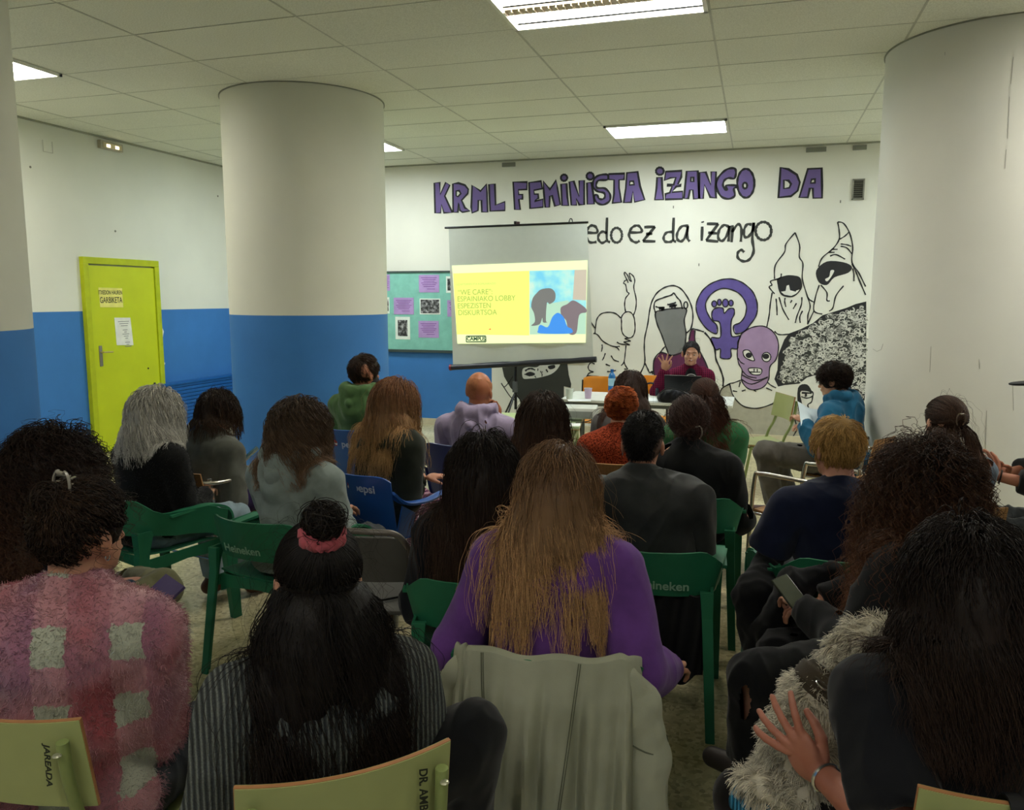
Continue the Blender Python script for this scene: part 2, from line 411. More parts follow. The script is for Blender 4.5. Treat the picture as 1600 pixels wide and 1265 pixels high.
def wall_mat(name, c, split=None, blue='3f7cc0', x_end=None):
    """painted plaster; below `split` the blue wainscot paint"""
    t = NT(name); tc = t.n('TexCoord'); v = tc.outputs['Object']; k = srgb(c)
    w_ = t.ramp(t.noise(v, 1.3, 4), [(.35, tuple(q * .93 for q in k[:3])), (.65, k)])
    if split is not None:
        bk = srgb(blue); bl = t.ramp(t.noise(v, 2.2, 5, .6), [(.3, tuple(q * .86 for q in bk[:3])), (.7, bk)])
        s = t.n('SeparateXYZ'); t.l(v, s.inputs[0]); m = t.n('Math', operation='LESS_THAN'); m.inputs[1].default_value = split; t.l(s.outputs[2], m.inputs[0]); fac = m.outputs[0]
        if x_end is not None:
            m2 = t.n('Math', operation='LESS_THAN'); m2.inputs[1].default_value = x_end; t.l(s.outputs[0], m2.inputs[0]); m3 = t.n('Math', operation='MULTIPLY'); t.l(fac, m3.inputs[0]); t.l(m2.outputs[0], m3.inputs[1]); fac = m3.outputs[0]
        w_ = t.mix(fac, w_, bl)
    t.base(w_, .62, .25); t.bump(t.noise(v, 55, 4), .12, .003); return t.m
M_WHITE = 'd9dccb'
st = lambda mb, n, m, **k: tag(mb.build(n, m, sm=k.pop('sm', False), **k), kind='structure')
st(MB().box(((XL + XR) / 2, (YB + YN) / 2, -.05), (XR - XL + .4, YB - YN + .4, .1)), 'floor', floor_mat())
st(MB().box(((XL + XR) / 2, YB + .1, HC / 2), (XR - XL + .4, .2, HC + .2)), 'wall_back', wall_mat('wall_paint_back', 'e4e2d4', WZ, x_end=-3.25))
st(MB().box((XL - .1, (YB + YN) / 2, HC / 2), (.2, YB - YN, HC + .2)), 'wall_left', wall_mat('wall_paint_left', 'dfe0d2', WZ))
st(MB().box((XR + .1, (YB + YN) / 2, HC / 2), (.2, YB - YN, HC + .2)), 'wall_right', wall_mat('wall_paint_right', 'd0cfc0', WZ))
st(MB().box(((XL + XR) / 2, YN - .1, HC / 2), (XR - XL + .4, .2, HC + .2)), 'wall_rear', wall_mat('wall_paint_rear', 'cfcdbd', WZ))
# ceiling: lay-in tiles 1.2 x 0.6 with the light panels' openings left out
GX = [-.342 + 1.2 * i for i in range(-6, 4)]; GY = [8.69 - .6 * i for i in range(-2, 19)]
LIT = {(2.058, 4.49): 'near', (2.058, 8.09): 'front', (-1.542, -.91): 'rear_fill', (-3.942, -.91): 'rear_fill', (.858, -.91): 'rear_fill', (-1.542, 4.49): 'near', (-1.542, 8.09): 'front', (-5.142, 8.09): 'front', (-6.342, 4.49): 'near'}  # panels behind the camera are unseen, added as soft fill on the audience's backs
mb = MB(); rng = random.Random(3); lit = []
for gx in GX:
    for gy in GY:
        if any(abs(gx - a) < .1 and abs(gy - b) < .1 for a, b in LIT): lit.append((gx, gy)); continue
        x0, x1, y0, y1 = max(gx + .003, XL), min(gx + 1.197, XR), max(gy + .003, YN), min(gy + .597, YB)
        if x1 - x0 < .02 or y1 - y0 < .02: continue
        dz = rng.uniform(-.0015, .0015); mb.box(((x0 + x1) / 2, (y0 + y1) / 2, HC + .012 + dz), (x1 - x0, y1 - y0, .02))
st(mb, 'ceiling', ceiling_mat())
st(MB().box(((XL + XR) / 2, (YB + YN) / 2, HC + .35), (XR - XL + .4, YB - YN + .4, .05)), 'ceiling_slab', plain('slab_grey', '4a4a45'))
g = MB()
for gx in GX: g.box((gx, (YB + YN) / 2, HC + .006), (.014, YB - YN, .012))
for gy in GY:
    if YN < gy < YB: g.box(((XL + XR) / 2, gy, HC + .005), (XR - XL, .007, .01))
st(g, 'trim_1', plain('grid_metal', 'b9baa9', .5))
e = MB(); e.box((XL + .012, (YB + YN) / 2, HC - .005), (.024, YB - YN, .02)); e.box(((XL + XR) / 2, YB - .012, HC - .005), (XR - XL, .024, .02)); st(e, 'trim_2', plain('edge_trim', '9c9d8c', .5))
# light panels
for gx, gy in sorted(lit):
    near = gy < 6; kd = LIT[min(LIT, key=lambda q: abs(q[0] - gx) + abs(q[1] - gy))]
    lab = {(-2, 4): 'near louvred fluorescent ceiling panel at the top edge of the view', (-2, 8): 'bright rectangular ceiling light above the mural wall', (-6, 8): 'ceiling light partly hidden behind the thick round column', (-7, 4): 'ceiling light at the far left beside the near column', (2, 4): 'ceiling light out of view to the right of the white column', (2, 8): 'ceiling light by the back wall hidden behind the white column', (-2, -1): 'dim fill panel added unseen behind the last row, middle one', (-4, -1): 'dim fill panel added unseen behind the last row, left one', (0, -1): 'dim fill panel added unseen behind the last row, right one'}[(math.floor(gx), math.floor(gy))]
    r = thing('ceiling_light', lab, 'light', (gx + .6, gy + .3, HC))
    f = MB(); W2, D2 = .592, .294
    for sx in (-1, 1): f.box((sx * (W2 - .012), 0, -.004), (.024, D2 * 2, .03))
    for sy in (-1, 1): f.box((0, sy * (D2 - .012), -.004), (W2 * 2, .024, .03))
    f.build('frame', plain('lamp_white', 'e6e6da', .4), r, sm=False)
    if kd == 'near' and -3 < gx < 0:
        for sy in (-1, 1): MB().box((0, sy * .155, .02), (1.14, .185, .01)).build('diffuser', emit('tube_glow_near', 'fdf7ea', PANEL_NEAR * 1.3), r, sm=False)
        lo = MB(); lo.box((0, 0, .002), (1.14, .10, .012))
        for i in range(26): lo.box((-.56 + i * .0448, 0, -.008), (.004, .10, .02))
        lo.build('louvre', plain('louvre_brass', 'b3a68e', .4), r, sm=False)
    else:
        MB().box((0, 0, .012), (1.14, .54, .01)).build('diffuser', emit('tube_glow_' + kd, 'eef8fb' if kd == 'front' else 'fcf8ee', {'near': PANEL_NEAR, 'front': PANEL_FRONT, 'rear_fill': PANEL_REAR_FILL}[kd]), r, sm=False)
# columns
def column(x, y, n, cw, lab):
    t = plain; m = wall_mat('column_paint_%d' % n, cw, WZ if n < 3 else None); c = MB(); c.lathe([(.69, 0), (.69, HC + .01)], (0, 0, 0), 96, True)
    o = c.build('column', m); o.location = (x, y, 0); me = o.data; tag(o, lab, 'column', None, 'structure')
    k = MB(); k.lathe([(.70, HC - .006), (.70, HC + .004)], (0, 0, 0), 96, False); k.lathe([(.691, HC - .006), (.70, HC - .006)], (0, 0, 0), 96, False); k.build('ceiling_ring', plain('ring_grey', '8d8f80'), o)
column(-3.86, 2.56, 1, 'd3d3c2', 'round column at the left edge, white above and blue below')
column(-3.86, 6.39, 2, 'dcdccb', 'thick round column in the middle left, white above and blue below')
column(1.48, 6.36, 3, 'e0e0d6', 'thick all-white round column on the right')
# low kerb under the back wall and skirting
st(MB().box(((XL + XR) / 2, YB - .012, .04), (XR - XL, .024, .08)), 'baseboard_back', plain('skirting_stone', 'c9c0a2', .5))
st(MB().box((XL + .012, (YB + YN) / 2, .05), (.024, YB - YN, .1)), 'baseboard_left', plain('skirting_blue', '235a98', .5))
# door in the left wall (X = XL), opening Y 6.69..7.79
dm = plain('door_yellow', 'c3cf1c', .45, .35, var=.05, scale=3); dm2 = plain('door_frame_yellow', 'b4c01a', .45)
dr = thing('door_1', 'yellow-green door with two papers taped on it', 'door', (XL, 7.24, 0)); dr['kind'] = 'structure'
f = MB()
for yy in (-.515, .515): f.box((.02, yy, 1.01), (.06, .07, 2.02))
f.box((.02, 0, 2.055), (.06, 1.10, .07)); f.build('door_frame', dm2, dr, sm=False, bevel=.004)
MB().box((.014, 0, 1.005), (.04, .955, 2.0)).build('door_leaf', dm, dr, sm=False, bevel=.003)
h = MB(); h.box((.038, -.385, 1.05), (.008, .042, .22)); hp_ = h.build('handle_plate', plain('aged_steel', '8f8a80', .4, metal=.6), dr, bevel=.003)
h = MB(); h.tube(cr([(.038, -.385, 1.09), (.075, -.385, 1.09), (.082, -.37, 1.09), (.082, -.26, 1.088)], 4), .008, 8); h.build('lever', plain('brass_dull', 'b8a878', .35, metal=.7), hp_)
for z in (1.85, 1.05, .25): MB().tube([(.04, .487, z - .05), (.04, .487, z + .05)], .008, 8).build('hinge', dm2, dr)
MB().tube([(.033, .30, .86), (.036, .30, .86)], .011, 10).build('keyhole', plain('hole_dark', '15140c', .8), dr)
def wallpaper(name, lab, cat, quad, mat, onf, off, group=None):
    P = [onf(x, y) for x, y in quad]; return P
def side_sheet(name, lab, cat, quad, mat, lines=(), group=None):
    """sheet fixed on the left wall's door; quad in picture order tl,tr,br,bl"""
    P = [onside(x, y, XL + .04) for x, y in quad]; vs = [(XL + .036, a, b) for a, b in P] + [(XL + .038, a, b) for a, b in P]
    o = MB().add(vs, [(0, 1, 2, 3), (7, 6, 5, 4), (0, 4, 5, 1), (1, 5, 6, 2), (2, 6, 7, 3), (3, 7, 4, 0)]).build(name, mat, sm=False); return tag(o, lab, cat, group)
s1 = side_sheet('paper_sign', 'yellow handwritten sheet taped high on the yellow-green door', 'paper', [(154, 450), (191, 451), (193, 481), (157, 481)], plain('paper_yellow', 'e9e27e', .8))
yw, zz = onside(173, 458, XL + .04); text('writing', 'ITXEDON HAUREN', .062, plain('ink_black', '35352a', .8), s1, (XL + .0388, yw, zz), (R(90), 0, R(90)), sx=.62, bold=.0006)
yw, zz = onside(174, 470, XL + .04); text('writing', 'GARBIKETA', .088, plain('ink_black', '35352a', .8), s1, (XL + .0388, yw, zz), (R(90), 0, R(90)), sx=.68, bold=.0006)
s2 = side_sheet('paper_notice', 'white typed notice taped below the yellow sheet on the door', 'paper', [(179, 497), (204, 497), (209, 540), (183, 540)], plain('paper_white', 'e8e8dc', .8))
y0, z0 = onside(193, 500, XL + .04); mb = MB()
for i in range(13):
    if i in (3, 9): continue
    mb.box((XL + .0388, y0 + .004 * i, z0 - .022 - .023 * i), (.0004, .16 - (i % 3) * .03 - (.06 if i > 3 else 0), .007))
mb.build('print_lines', plain('print_grey', '8c8c88', .8), s2, sm=False)
for k, (x, y, a, b) in enumerate([(250, 497, .03, .05), (253, 519, .035, .10), (144 + 113, 568, .015, .02)]):
    yy, z = onside(x, y, XL); pts = [(a * (.6 + .4 * math.sin(i * 2.3 + k)) * math.cos(i * .7), b * (.7 + .3 * math.cos(i * 1.9)) * math.sin(i * .7)) for i in range(9)]
    st(MB().add([(XL + .0015, yy + p, z + q) for p, q in pts], [tuple(range(9))]), 'wall_left_chip', plain('bare_plaster', 'e8e8e0', .8))
# emergency light
ex = thing('emergency_light', 'small emergency exit light box high on the left wall', 'light', (XL, 7.19, 3.275))
MB().box((.025, 0, 0), (.05, .31, .085)).build('housing', plain('box_beige', 'b9b3a0', .5), ex, sm=False, bevel=.006)
MB().box((.053, 0, -.004), (.008, .26, .055)).build('lens', plain('lens_warm', 'd8c9a0', .3, .5), ex, sm=False, bevel=.004)
for yy in (-.06, .06): MB().box((.058, yy, -.008), (.004, .05, .03)).build('lamp', emit('tiny_glow', 'fff2c8', 1.6), ex, sm=False)
yy, z = onside(74, 230); k = MB()
for a in [((0, -.055), (.11, .006)), ((-.055, 0), (.006, .11)), ((.055, 0), (.006, .11))]: k.box((XL + .002, yy + a[0][0], z + a[0][1]), (.004, a[1][0], a[1][1]))
tag(k.build('cover_plate', plain('plate_line', 'b8b8aa'), sm=False), 'faint square cover plate at the top left of the left wall', 'plate')
for (x, y) in [(47, 262), (180, 362), (340, 307)]:
    yy, z = onside(x, y); st(MB().tube([(XL, yy, z), (XL + .004, yy, z)], .012, 6), 'wall_left_mark', plain('mark_grey', '7d7c6e'))
# radiator on the left wall
rd = thing('radiator', 'long blue-painted radiator low on the left wall behind the column', 'radiator', (XL, 8.45, 0)); rb = plain('radiator_blue', '1f5b9f', .45)
c = MB()
for i in range(13): c.box((.055, 0, .10 + i * .043), (.07, 1.5, .038))
c.box((.06, 0, .645), (.085, 1.5, .03)); c.build('ribs', rb, rd, sm=False, bevel=.006)
MB().tube([(.06, -.78, .6), (.06, -.85, .6), (.06, -.85, .69)], .012, 8).build('valve', plain('valve_dark', '2c3440', .4), rd)
r2 = thing('radiator', 'blue-painted radiator between the near column and the yellow-green door', 'radiator', (XL, 5.2, 0))
c = MB()
for i in range(13): c.box((.055, 0, .10 + i * .043), (.07, 1.5, .038))
c.box((.06, 0, .645), (.085, 1.5, .03)); c.build('ribs', rb, r2, sm=False, bevel=.006)
# vent and grey tabs on the back wall
vt = thing('wall_vent', 'small grey louvred vent at the upper right of the mural wall', 'vent', (1.005, YB, 2.86)); fr = MB()
for sx in (-1, 1): fr.box((sx * .055, -.01, 0), (.015, .02, .22))
for sz in (-1, 1): fr.box((0, -.01, sz * .105), (.125, .02, .015))
fr.build('frame', plain('vent_grey', '8a887c'), vt, sm=False); sl = MB()
for i in range(9): sl.box((0, -.008, -.088 + i * .022), (.10, .012, .011), Matrix.Rotation(R(30), 3, 'X'))
sl.build('louvre', plain('vent_dark', '5d5c52'), vt, sm=False); MB().box((0, -.001, 0), (.1, .002, .2)).build('backing', plain('vent_black', '26261f'), vt, sm=False)
for (x, y, w_, lab) in [(795, 255, .17, 'grey metal tab under the ceiling left of the lettering'), (1275, 231, .21, 'longer grey metal tab under the ceiling near the vent'), (1343, 228, .14, 'shorter grey metal tab at the far right above the vent')]:
    a, b = onwall(x, y); tag(MB().box((a, YB - .012, HC - .055), (w_, .022, .05)).build('wall_tab', plain('tab_grey', '7e7f74', .5), sm=False, bevel=.002), lab, 'bracket', 'grey tabs under the ceiling')
# ---------------------------------------------------------------- the mural painted on the back wall
def rib(P, w, closed=False):
    """flat brush line through wall points"""
    P = [np.array(p, float) for p in P]; n = len(P); L = []
    for i in range(n):
        a = P[i - 1] if (i > 0 or closed) else P[i]; b = P[(i + 1) % n] if (i < n - 1 or closed) else P[i]; d = b - a; d /= max(np.hypot(*d), 1e-9); L.append(np.array([-d[1], d[0]]))
    ww = [w / 2 * (1 + .18 * math.sin(i * 1.3)) for i in range(n)]
    return [tuple(P[i] + L[i] * ww[i]) for i in range(n)], [tuple(P[i] - L[i] * ww[i]) for i in range(n)]
mural = thing('wall_mural', 'black and purple mural of masked women and lettering painted on the white back wall', 'mural', (0, YB, 0))
INK = plain('mural_black', '2b2a2b', .7, var=.15, scale=4); DARK = plain('mural_dark_grey', '3a3b36', .75, var=.1, scale=3)
class Paint:
    def __init__(s, x0, y0, k): s.T = lambda p: onwall(x0 + p[0] / k, y0 + p[1] / k)
    def fill(s, mb, polys, dep=.002, sm=True):
        ps = []
        for p in polys:
            q = [s.T(a) for a in p]; q = cr(q, 4, True) if sm else q; ps.append(q)
        tris = tessellate_polygon([[Vector((a, b, 0)) for a, b in q] for q in ps]); flat = [a for q in ps for a in q]
        mb.add([(a, -dep, b) for a, b in flat], tris); return ps
    def line(s, mb, pts, w, closed=False, dep=.004, k=5, world=False):
        q = pts if world else [s.T(a) for a in pts]
        q = cr(q, k, closed) if k else q; A, B = rib(q, w, closed); n = len(A); m = n if closed else n - 1
        mb.add([(a, -dep, b) for a, b in A] + [(a, -dep, b) for a, b in B], [(i, (i + 1) % n, n + (i + 1) % n, n + i) for i in range(m)])
def ellp(cx, cy, rx, ry, n=14, rot=0): return [(cx + rx * math.cos(t) * math.cos(rot) - ry * math.sin(t) * math.sin(rot), cy + rx * math.cos(t) * math.sin(rot) + ry * math.sin(t) * math.cos(rot)) for t in [6.2832 * i / n for i in range(n)]]
A_ = Paint(670, 250, 7.619); B_ = Paint(870, 250, 7.619); C_ = Paint(1090, 250, 7.619); C0 = Paint(900, 230, 3.0125)
LET = [(A_, 'letter_k', [[(65,275),(130,268),(135,410),(200,268),(250,300),(190,430),(280,625),(180,630),(150,530),(140,632),(75,632)]]),
(A_, 'letter_r', [[(285,285),(350,275),(430,300),(470,350),(462,400),(390,480),(430,570),(490,605),(400,622),(370,600),(355,515),(345,622),(290,622)], [(325,370),(360,365),(380,400),(345,437),(325,425)]]),
(A_, 'letter_m', [[(515,300),(615,370),(685,288),(692,400),(700,620),(632,618),(625,480),(590,480),(585,600),(515,630),(505,560)]]),
(A_, 'letter_l', [[(715,290),(785,285),(795,535),(905,495),(905,600),(730,608)]]),
(A_, 'letter_f', [[(1003,262),(1168,262),(1165,350),(1065,355),(1070,410),(1115,410),(1115,465),(1072,468),(1088,590),(1022,590)]]),
(A_, 'letter_e', [[(1192,268),(1335,250),(1350,340),(1250,360),(1255,405),(1300,405),(1305,455),(1258,490),(1358,465),(1360,560),(1205,575)]]),
(A_, 'letter_m', [[(1362,250),(1440,350),(1515,238),(1530,330),(1565,530),(1500,548),(1465,420),(1440,430),(1435,560),(1385,562),(1368,380)]]),
(B_, 'letter_i', [[(50,285),(115,280),(125,440),(140,540),(62,540)]]), (B_, 'letter_dot', [ellp(85,210,38,38)]),
(B_, 'letter_n', [[(148,258),(200,250),(265,430),(265,245),(325,240),(325,530),(265,530),(230,460),(235,535),(172,535)]]),
(B_, 'letter_i', [[(358,270),(410,265),(430,380),(445,520),(362,525)]]), (B_, 'letter_dot', [ellp(395,190,42,42)]),
(B_, 'letter_s', [[(600,172),(600,232),(500,240),(470,280),(480,330),(570,335),(630,400),(630,480),(560,528),(490,515),(450,470),(450,420),(480,415),(500,455),(540,465),(570,440),(560,390),(480,370),(430,310),(440,230),(500,180)]]),
(B_, 'letter_t', [[(615,165),(805,158),(800,230),(740,235),(740,330),(768,500),(662,510),(680,400),(680,235),(618,230)]]),
(B_, 'letter_a', [[(832,150),(960,138),(990,310),(1045,470),(925,498),(905,370),(885,500),(795,505),(820,330)], [(870,250),(910,250),(920,290),(865,295)]]),
(B_, 'letter_i', [[(1192,205),(1248,205),(1255,350),(1270,468),(1165,470),(1185,330)]]), (B_, 'letter_dot', [ellp(1225,130,46,44)]),
(B_, 'letter_z', [[(1295,135),(1485,125),(1480,200),(1440,285),(1478,285),(1475,305),(1420,312),(1370,380),(1495,370),(1495,460),(1290,465),(1292,400),(1345,385),(1370,310),(1310,305),(1312,290),(1390,290),(1415,205),(1350,210),(1280,240)]]),
(C0, 'letter_a', [[(520,112),(572,110),(580,240),(553,242),(549,200),(536,200),(528,240),(507,240)], [(541,140),(552,140),(553,160),(540,160)]]),
(C_, 'letter_n', [[(20,145),(95,140),(155,290),(160,135),(218,135),(210,330),(218,448),(150,440),(80,290),(65,455),(15,455)]]),
(C_, 'letter_g', [[(440,98),(455,150),(435,215),(370,210),(320,235),(300,290),(320,340),(352,350),(335,300),(450,298),(455,320),(430,340),(440,420),(370,458),(280,430),(225,330),(230,230),(300,140),(370,98)]]),
(C_, 'letter_o', [ellp(572,272,102,172), ellp(562,300,25,34)]),
(C_, 'letter_d', [[(985,85),(1080,105),(1180,170),(1215,260),(1190,360),(1110,425),(960,440),(975,250)], [(1025,235),(1080,240),(1110,280),(1090,325),(1025,335)]]),
(C_, 'letter_a', [[(1310,100),(1475,92),(1480,300),(1480,445),(1375,448),(1368,330),(1335,330),(1310,440),(1208,440),(1260,270)], [(1355,225),(1395,220),(1395,265),(1345,268)]])]
PUR = plain('mural_purple', '6f5d92', .7, var=.1, scale=3)
for pt, nm, polys in LET:
    # inner corners stay crisp: only rounded outlines are smoothed
    sm = nm in ('letter_s', 'letter_g', 'letter_o', 'letter_dot'); f = MB(); ps = pt.fill(f, polys, .002, sm); o = f.build(nm, PUR, mural, sm=False); ol = MB()
    for q in ps: pt.line(ol, q, .024, True, .004, 0, True)
    ol.build('outline', INK, o, sm=False)
D_ = Paint(880, 330, 4.706); W2 = .03
SCR = [('letter_e', [[(175,155),(248,155),(240,115),(210,103),(185,120),(172,160),(175,200),(200,228),(245,224)]]), ('letter_d', [[(322,45),(320,200),(345,225)], [(320,160),(290,148),(262,170),(258,205),(285,232),(318,215)]]),
('letter_o', [ellp(392,175,40,54) + [(432,175)]]), ('letter_e', [[(490,155),(575,150),(560,110),(530,105),(500,125),(483,170),(500,210),(535,228),(562,215)]]), ('letter_z', [[(595,115),(675,112)], [(675,112),(585,218)], [(585,218),(678,220)], [(608,165),(655,163)]]),
('letter_d', [[(812,45),(808,200),(830,220)], [(805,150),(760,155),(738,190),(750,220),(790,222),(808,205)]]), ('letter_a', [[(920,105),(870,110),(838,160),(840,205),(870,218),(900,180),(915,110),(912,190),(930,220)]]),
('letter_i', [[(1022,110),(1018,215)], [(1024,72),(1026,82)]]), ('letter_z', [[(1055,90),(1140,90)], [(1140,90),(1050,212)], [(1050,212),(1140,220)], [(1065,155),(1130,160)]]),
('letter_a', [[(1215,110),(1180,100),(1145,140),(1140,195),(1170,215),(1205,170),(1222,105),(1215,220)]]), ('letter_n', [[(1245,100),(1238,225)], [(1240,150),(1285,92),(1310,130),(1305,222)]]),
('letter_g', [[(1385,95),(1350,95),(1328,140),(1335,185),(1365,180),(1395,130),(1400,80)], [(1400,80),(1390,200),(1400,290),(1370,350),(1325,365),(1285,340),(1285,300),(1310,282),(1330,298)]]), ('letter_o', [ellp(1472,142,58,66) + [(1530,142)]]),
('letter_r', [[(42,80),(50,56),(62,56),(70,80)]])]
for nm, ls in SCR:
    f = MB()
    for l in ls: D_.line(f, l, W2 if nm != 'letter_r' else .012, False, .003, 5 if len(l) > 3 else 3)
    f.build(nm, DARK, mural, sm=False)
def figure(name, pt, fills, lines, w=.014):
    """fills: (material, polygons, smooth); lines in black"""
    base = MB(); par = None
    for i, (mat, polys, sm) in enumerate(fills):
        f = MB(); pt.fill(f, polys, .0015 + .0006 * i, sm); o = f.build(name if i == 0 else name + '_patch', mat, mural if i == 0 else par, sm=False); par = par or o
    ln = MB()
    for l in lines:
        ww = w; cl = False
        if isinstance(l, tuple): l, ww = l[:2]
        if l[0] == 'c': cl = True; l = l[1:]
        pt.line(ln, l, ww, cl, .0046)
    ln.build(name + '_outline' if par else name, INK, par or mural, sm=False)
E_ = Paint(910, 410, 6.658); F_ = Paint(1080, 420, 5.27); G_ = Paint(1190, 340, 4.217); H_ = Paint(760, 540, 7.906); K_ = Paint(1100, 560, 4.216)
WHT = plain('mural_white', 'dcdad0', .7); GRY = plain('mural_grey', '777874', .75, var=.08, scale=6); BUR = plain('mural_burgundy', '5f2a4c', .75); LIL = plain('mural_lilac', 'a287a8', .75, var=.1, scale=5); VIO = plain('mural_violet', '5f5192', .7, var=.1); VEST = plain('mural_vest', 'a9a593', .8)
figure('raised_arm_figure', E_, [], [[(480,785),(430,750),(410,700),(408,620),(410,560),(450,515),(500,515),(535,560),(548,640),(545,720),(520,770),(480,785)], [(450,510),(440,440),(450,370),(485,322),(465,300),(450,230),(430,215),(440,190),(460,180)],
 [(530,550),(555,480),(560,380),(535,260),(545,190),(530,140),(490,110),(495,150),(510,195),(490,180),(470,130),(440,100),(438,125),(470,190),(475,210)], [(400,575),(350,530),(280,515),(200,530),(155,580),(140,650),(132,735)], [(80,595),(105,640),(132,680)], [(115,735),(160,750),(220,820),(320,870),(390,870)],
 [(360,825),(400,845),(495,855)], [(495,855),(430,825)], [(430,825),(505,815)], [(505,815),(440,790)], [(440,790),(480,785)], [(340,875),(365,885),(385,912)], [(455,860),(447,940),(435,1030),(405,1070)], [(435,1030),(450,1070),(475,1105)], [(435,1105),(475,1105)], [(205,850),(208,880),(200,925)], [(240,940),(225,985),(208,1015)], [(300,965),(330,1010),(380,1028)], [(245,1055),(290,1072)], [(258,1132),(300,1130),(350,1120)],
 [(130,1055),(90,1040),(62,1080),(75,1120),(115,1135),(70,1150),(45,1190),(20,1260)], [(50,1175),(130,1180),(230,1190),(300,1195),(390,1185)]])
figure('veiled_woman', E_, [(BUR, [[(810,935),(920,962),(1040,925),(1100,820),(1135,695),(1172,700),(1178,830),(1265,1000),(1340,1150),(1360,1420),(770,1420),(745,1150),(745,1020),(790,960)]], False), (GRY, [[(760,525),(820,495),(950,475),(1080,480),(1060,600),(1078,720),(1075,800),(1050,920),(920,965),(880,900),(830,760),(780,640)]], False)],
 [[(600,1160),(650,1040),(645,900),(650,780),(680,640),(700,500),(725,400),(780,310),(860,255),(950,238),(1030,275),(1100,370),(1140,470),(1150,580),(1130,680),(1085,730)], [(650,1040),(680,1100),(700,1140),(740,1130)], [(720,1125),(735,1160)], [(745,470),(760,400),(850,360),(925,335),(950,315),(985,360),(1020,400),(1040,480)], [(745,470),(755,500),(760,530)], ['c'] + ellp(1076,440,20,34), [(760,455),(800,465),(855,462)], ([(795,478),(825,470),(855,478)], .03), ([(885,430),(905,435),(975,412)], .02), ([(905,458),(945,440),(985,440)], .02), ([(920,462),(950,450),(975,456)], .03), ([(820,492),(832,486),(842,482)], .03),
  ['c', (760,525),(820,495),(950,475),(1080,480),(1060,600),(1078,720),(1075,800),(1050,920),(920,965),(880,900),(830,760),(780,640)], [(810,935),(835,900),(860,872)], [(770,1200),(745,1150),(745,1020),(810,935),(920,962)], [(1110,800),(1135,695),(1190,695),(1265,718)], [(1172,700),(1178,830),(1265,1000),(1330,1150)]], .016)
figure('feminist_symbol', F_, [(VIO, [[(210,530),(140,500),(80,430),(45,350),(45,270),(90,180),(160,120),(250,85),(340,80),(430,115),(510,190),(545,290),(535,380),(490,450),(440,510),(365,530),(350,465),(400,440),(440,390),(455,310),(430,240),(380,190),(300,160),(230,165),(160,210),(120,280),(130,350),(170,420),(212,462)]], False),
 (VIO, [[(235,440),(180,420),(170,360),(200,320),(260,320),(272,362),(310,325),(350,325),(355,370),(330,430),(335,550),(405,548),(385,600),(380,655),(330,655),(330,720),(300,738),(250,732),(240,715),(240,655),(200,660),(165,565),(240,560)]], False), (VIO, [ellp(190,285,20,25)], True), (VIO, [ellp(232,272,16,25)], True), (VIO, [ellp(282,278,24,32)], True), (VIO, [ellp(328,278,18,24)], True)],
 [['c', (210,530),(140,500),(80,430),(45,350),(45,270),(90,180),(160,120),(250,85),(340,80),(430,115),(510,190),(545,290),(535,380),(490,450),(440,510),(365,530),(350,465),(400,440),(440,390),(455,310),(430,240),(380,190),(300,160),(230,165),(160,210),(120,280),(130,350),(170,420),(212,462)],
  ['c', (235,440),(180,420),(170,360),(200,320),(260,320),(272,362),(310,325),(350,325),(355,370),(330,430),(335,550),(405,548),(385,600),(380,655),(330,655),(330,720),(300,738),(250,732),(240,715),(240,655),(200,660),(165,565),(240,560)], ['c'] + ellp(190,285,20,25), ['c'] + ellp(232,272,16,25), ['c'] + ellp(282,278,24,32), ['c'] + ellp(328,278,18,24), ([(110,520),(160,580),(195,660),(205,740),(240,820),(265,900),(262,965)], .02)])
figure('vest_of_balaclava_woman', K_, [(VEST, [[(110,210),(110,330),(118,420),(125,515),(480,515),(640,515),(640,330),(570,300),(470,270),(440,300),(350,325),(260,310),(195,245),(170,165)]], False)], [[(125,515),(118,420),(108,330),(110,210),(170,165)], [(170,165),(195,245),(260,310),(350,325),(440,300),(475,280)], [(600,400),(612,460),(585,515)], [(190,210),(220,215)], [(250,212),(275,203)], [(330,205),(345,215)], [(410,190),(450,208)], [(240,150),(232,185)]])
HEADP = [(400,560),(440,510),(510,475),(590,467),(660,500),(705,560),(720,640),(700,740),(650,800),(640,900),(600,965),(525,992),(460,975),(415,910),(420,830),(390,770),(380,680)]
figure('balaclava_head', F_, [(LIL, [HEADP], True), (WHT, [[(430,672),(480,670),(522,745),(490,748),(440,720)]], True), (WHT, [ellp(620,722,36,38)], True), (WHT, [[(475,815),(575,818),(570,865),(500,862)]], True), (INK, [ellp(475,708,26,22)], True), (INK, [ellp(616,716,27,22)], True)],
 [['c'] + HEADP, ['c', (430,672),(480,670),(522,745),(490,748),(440,720)], ['c'] + ellp(620,722,36,38), ['c', (475,815),(575,818),(570,865),(500,862)], [(478,845),(572,846)], [(520,818),(518,845)], [(545,820),(545,845)], [(420,835),(470,880),(540,895)], [(415,905),(500,945),(630,890)], [(420,870),(530,915),(632,885)], [(385,730),(410,765),(440,780)], [(630,930),(660,955),(700,975)], [(410,912),(350,935),(320,940),(260,975)]], .012)
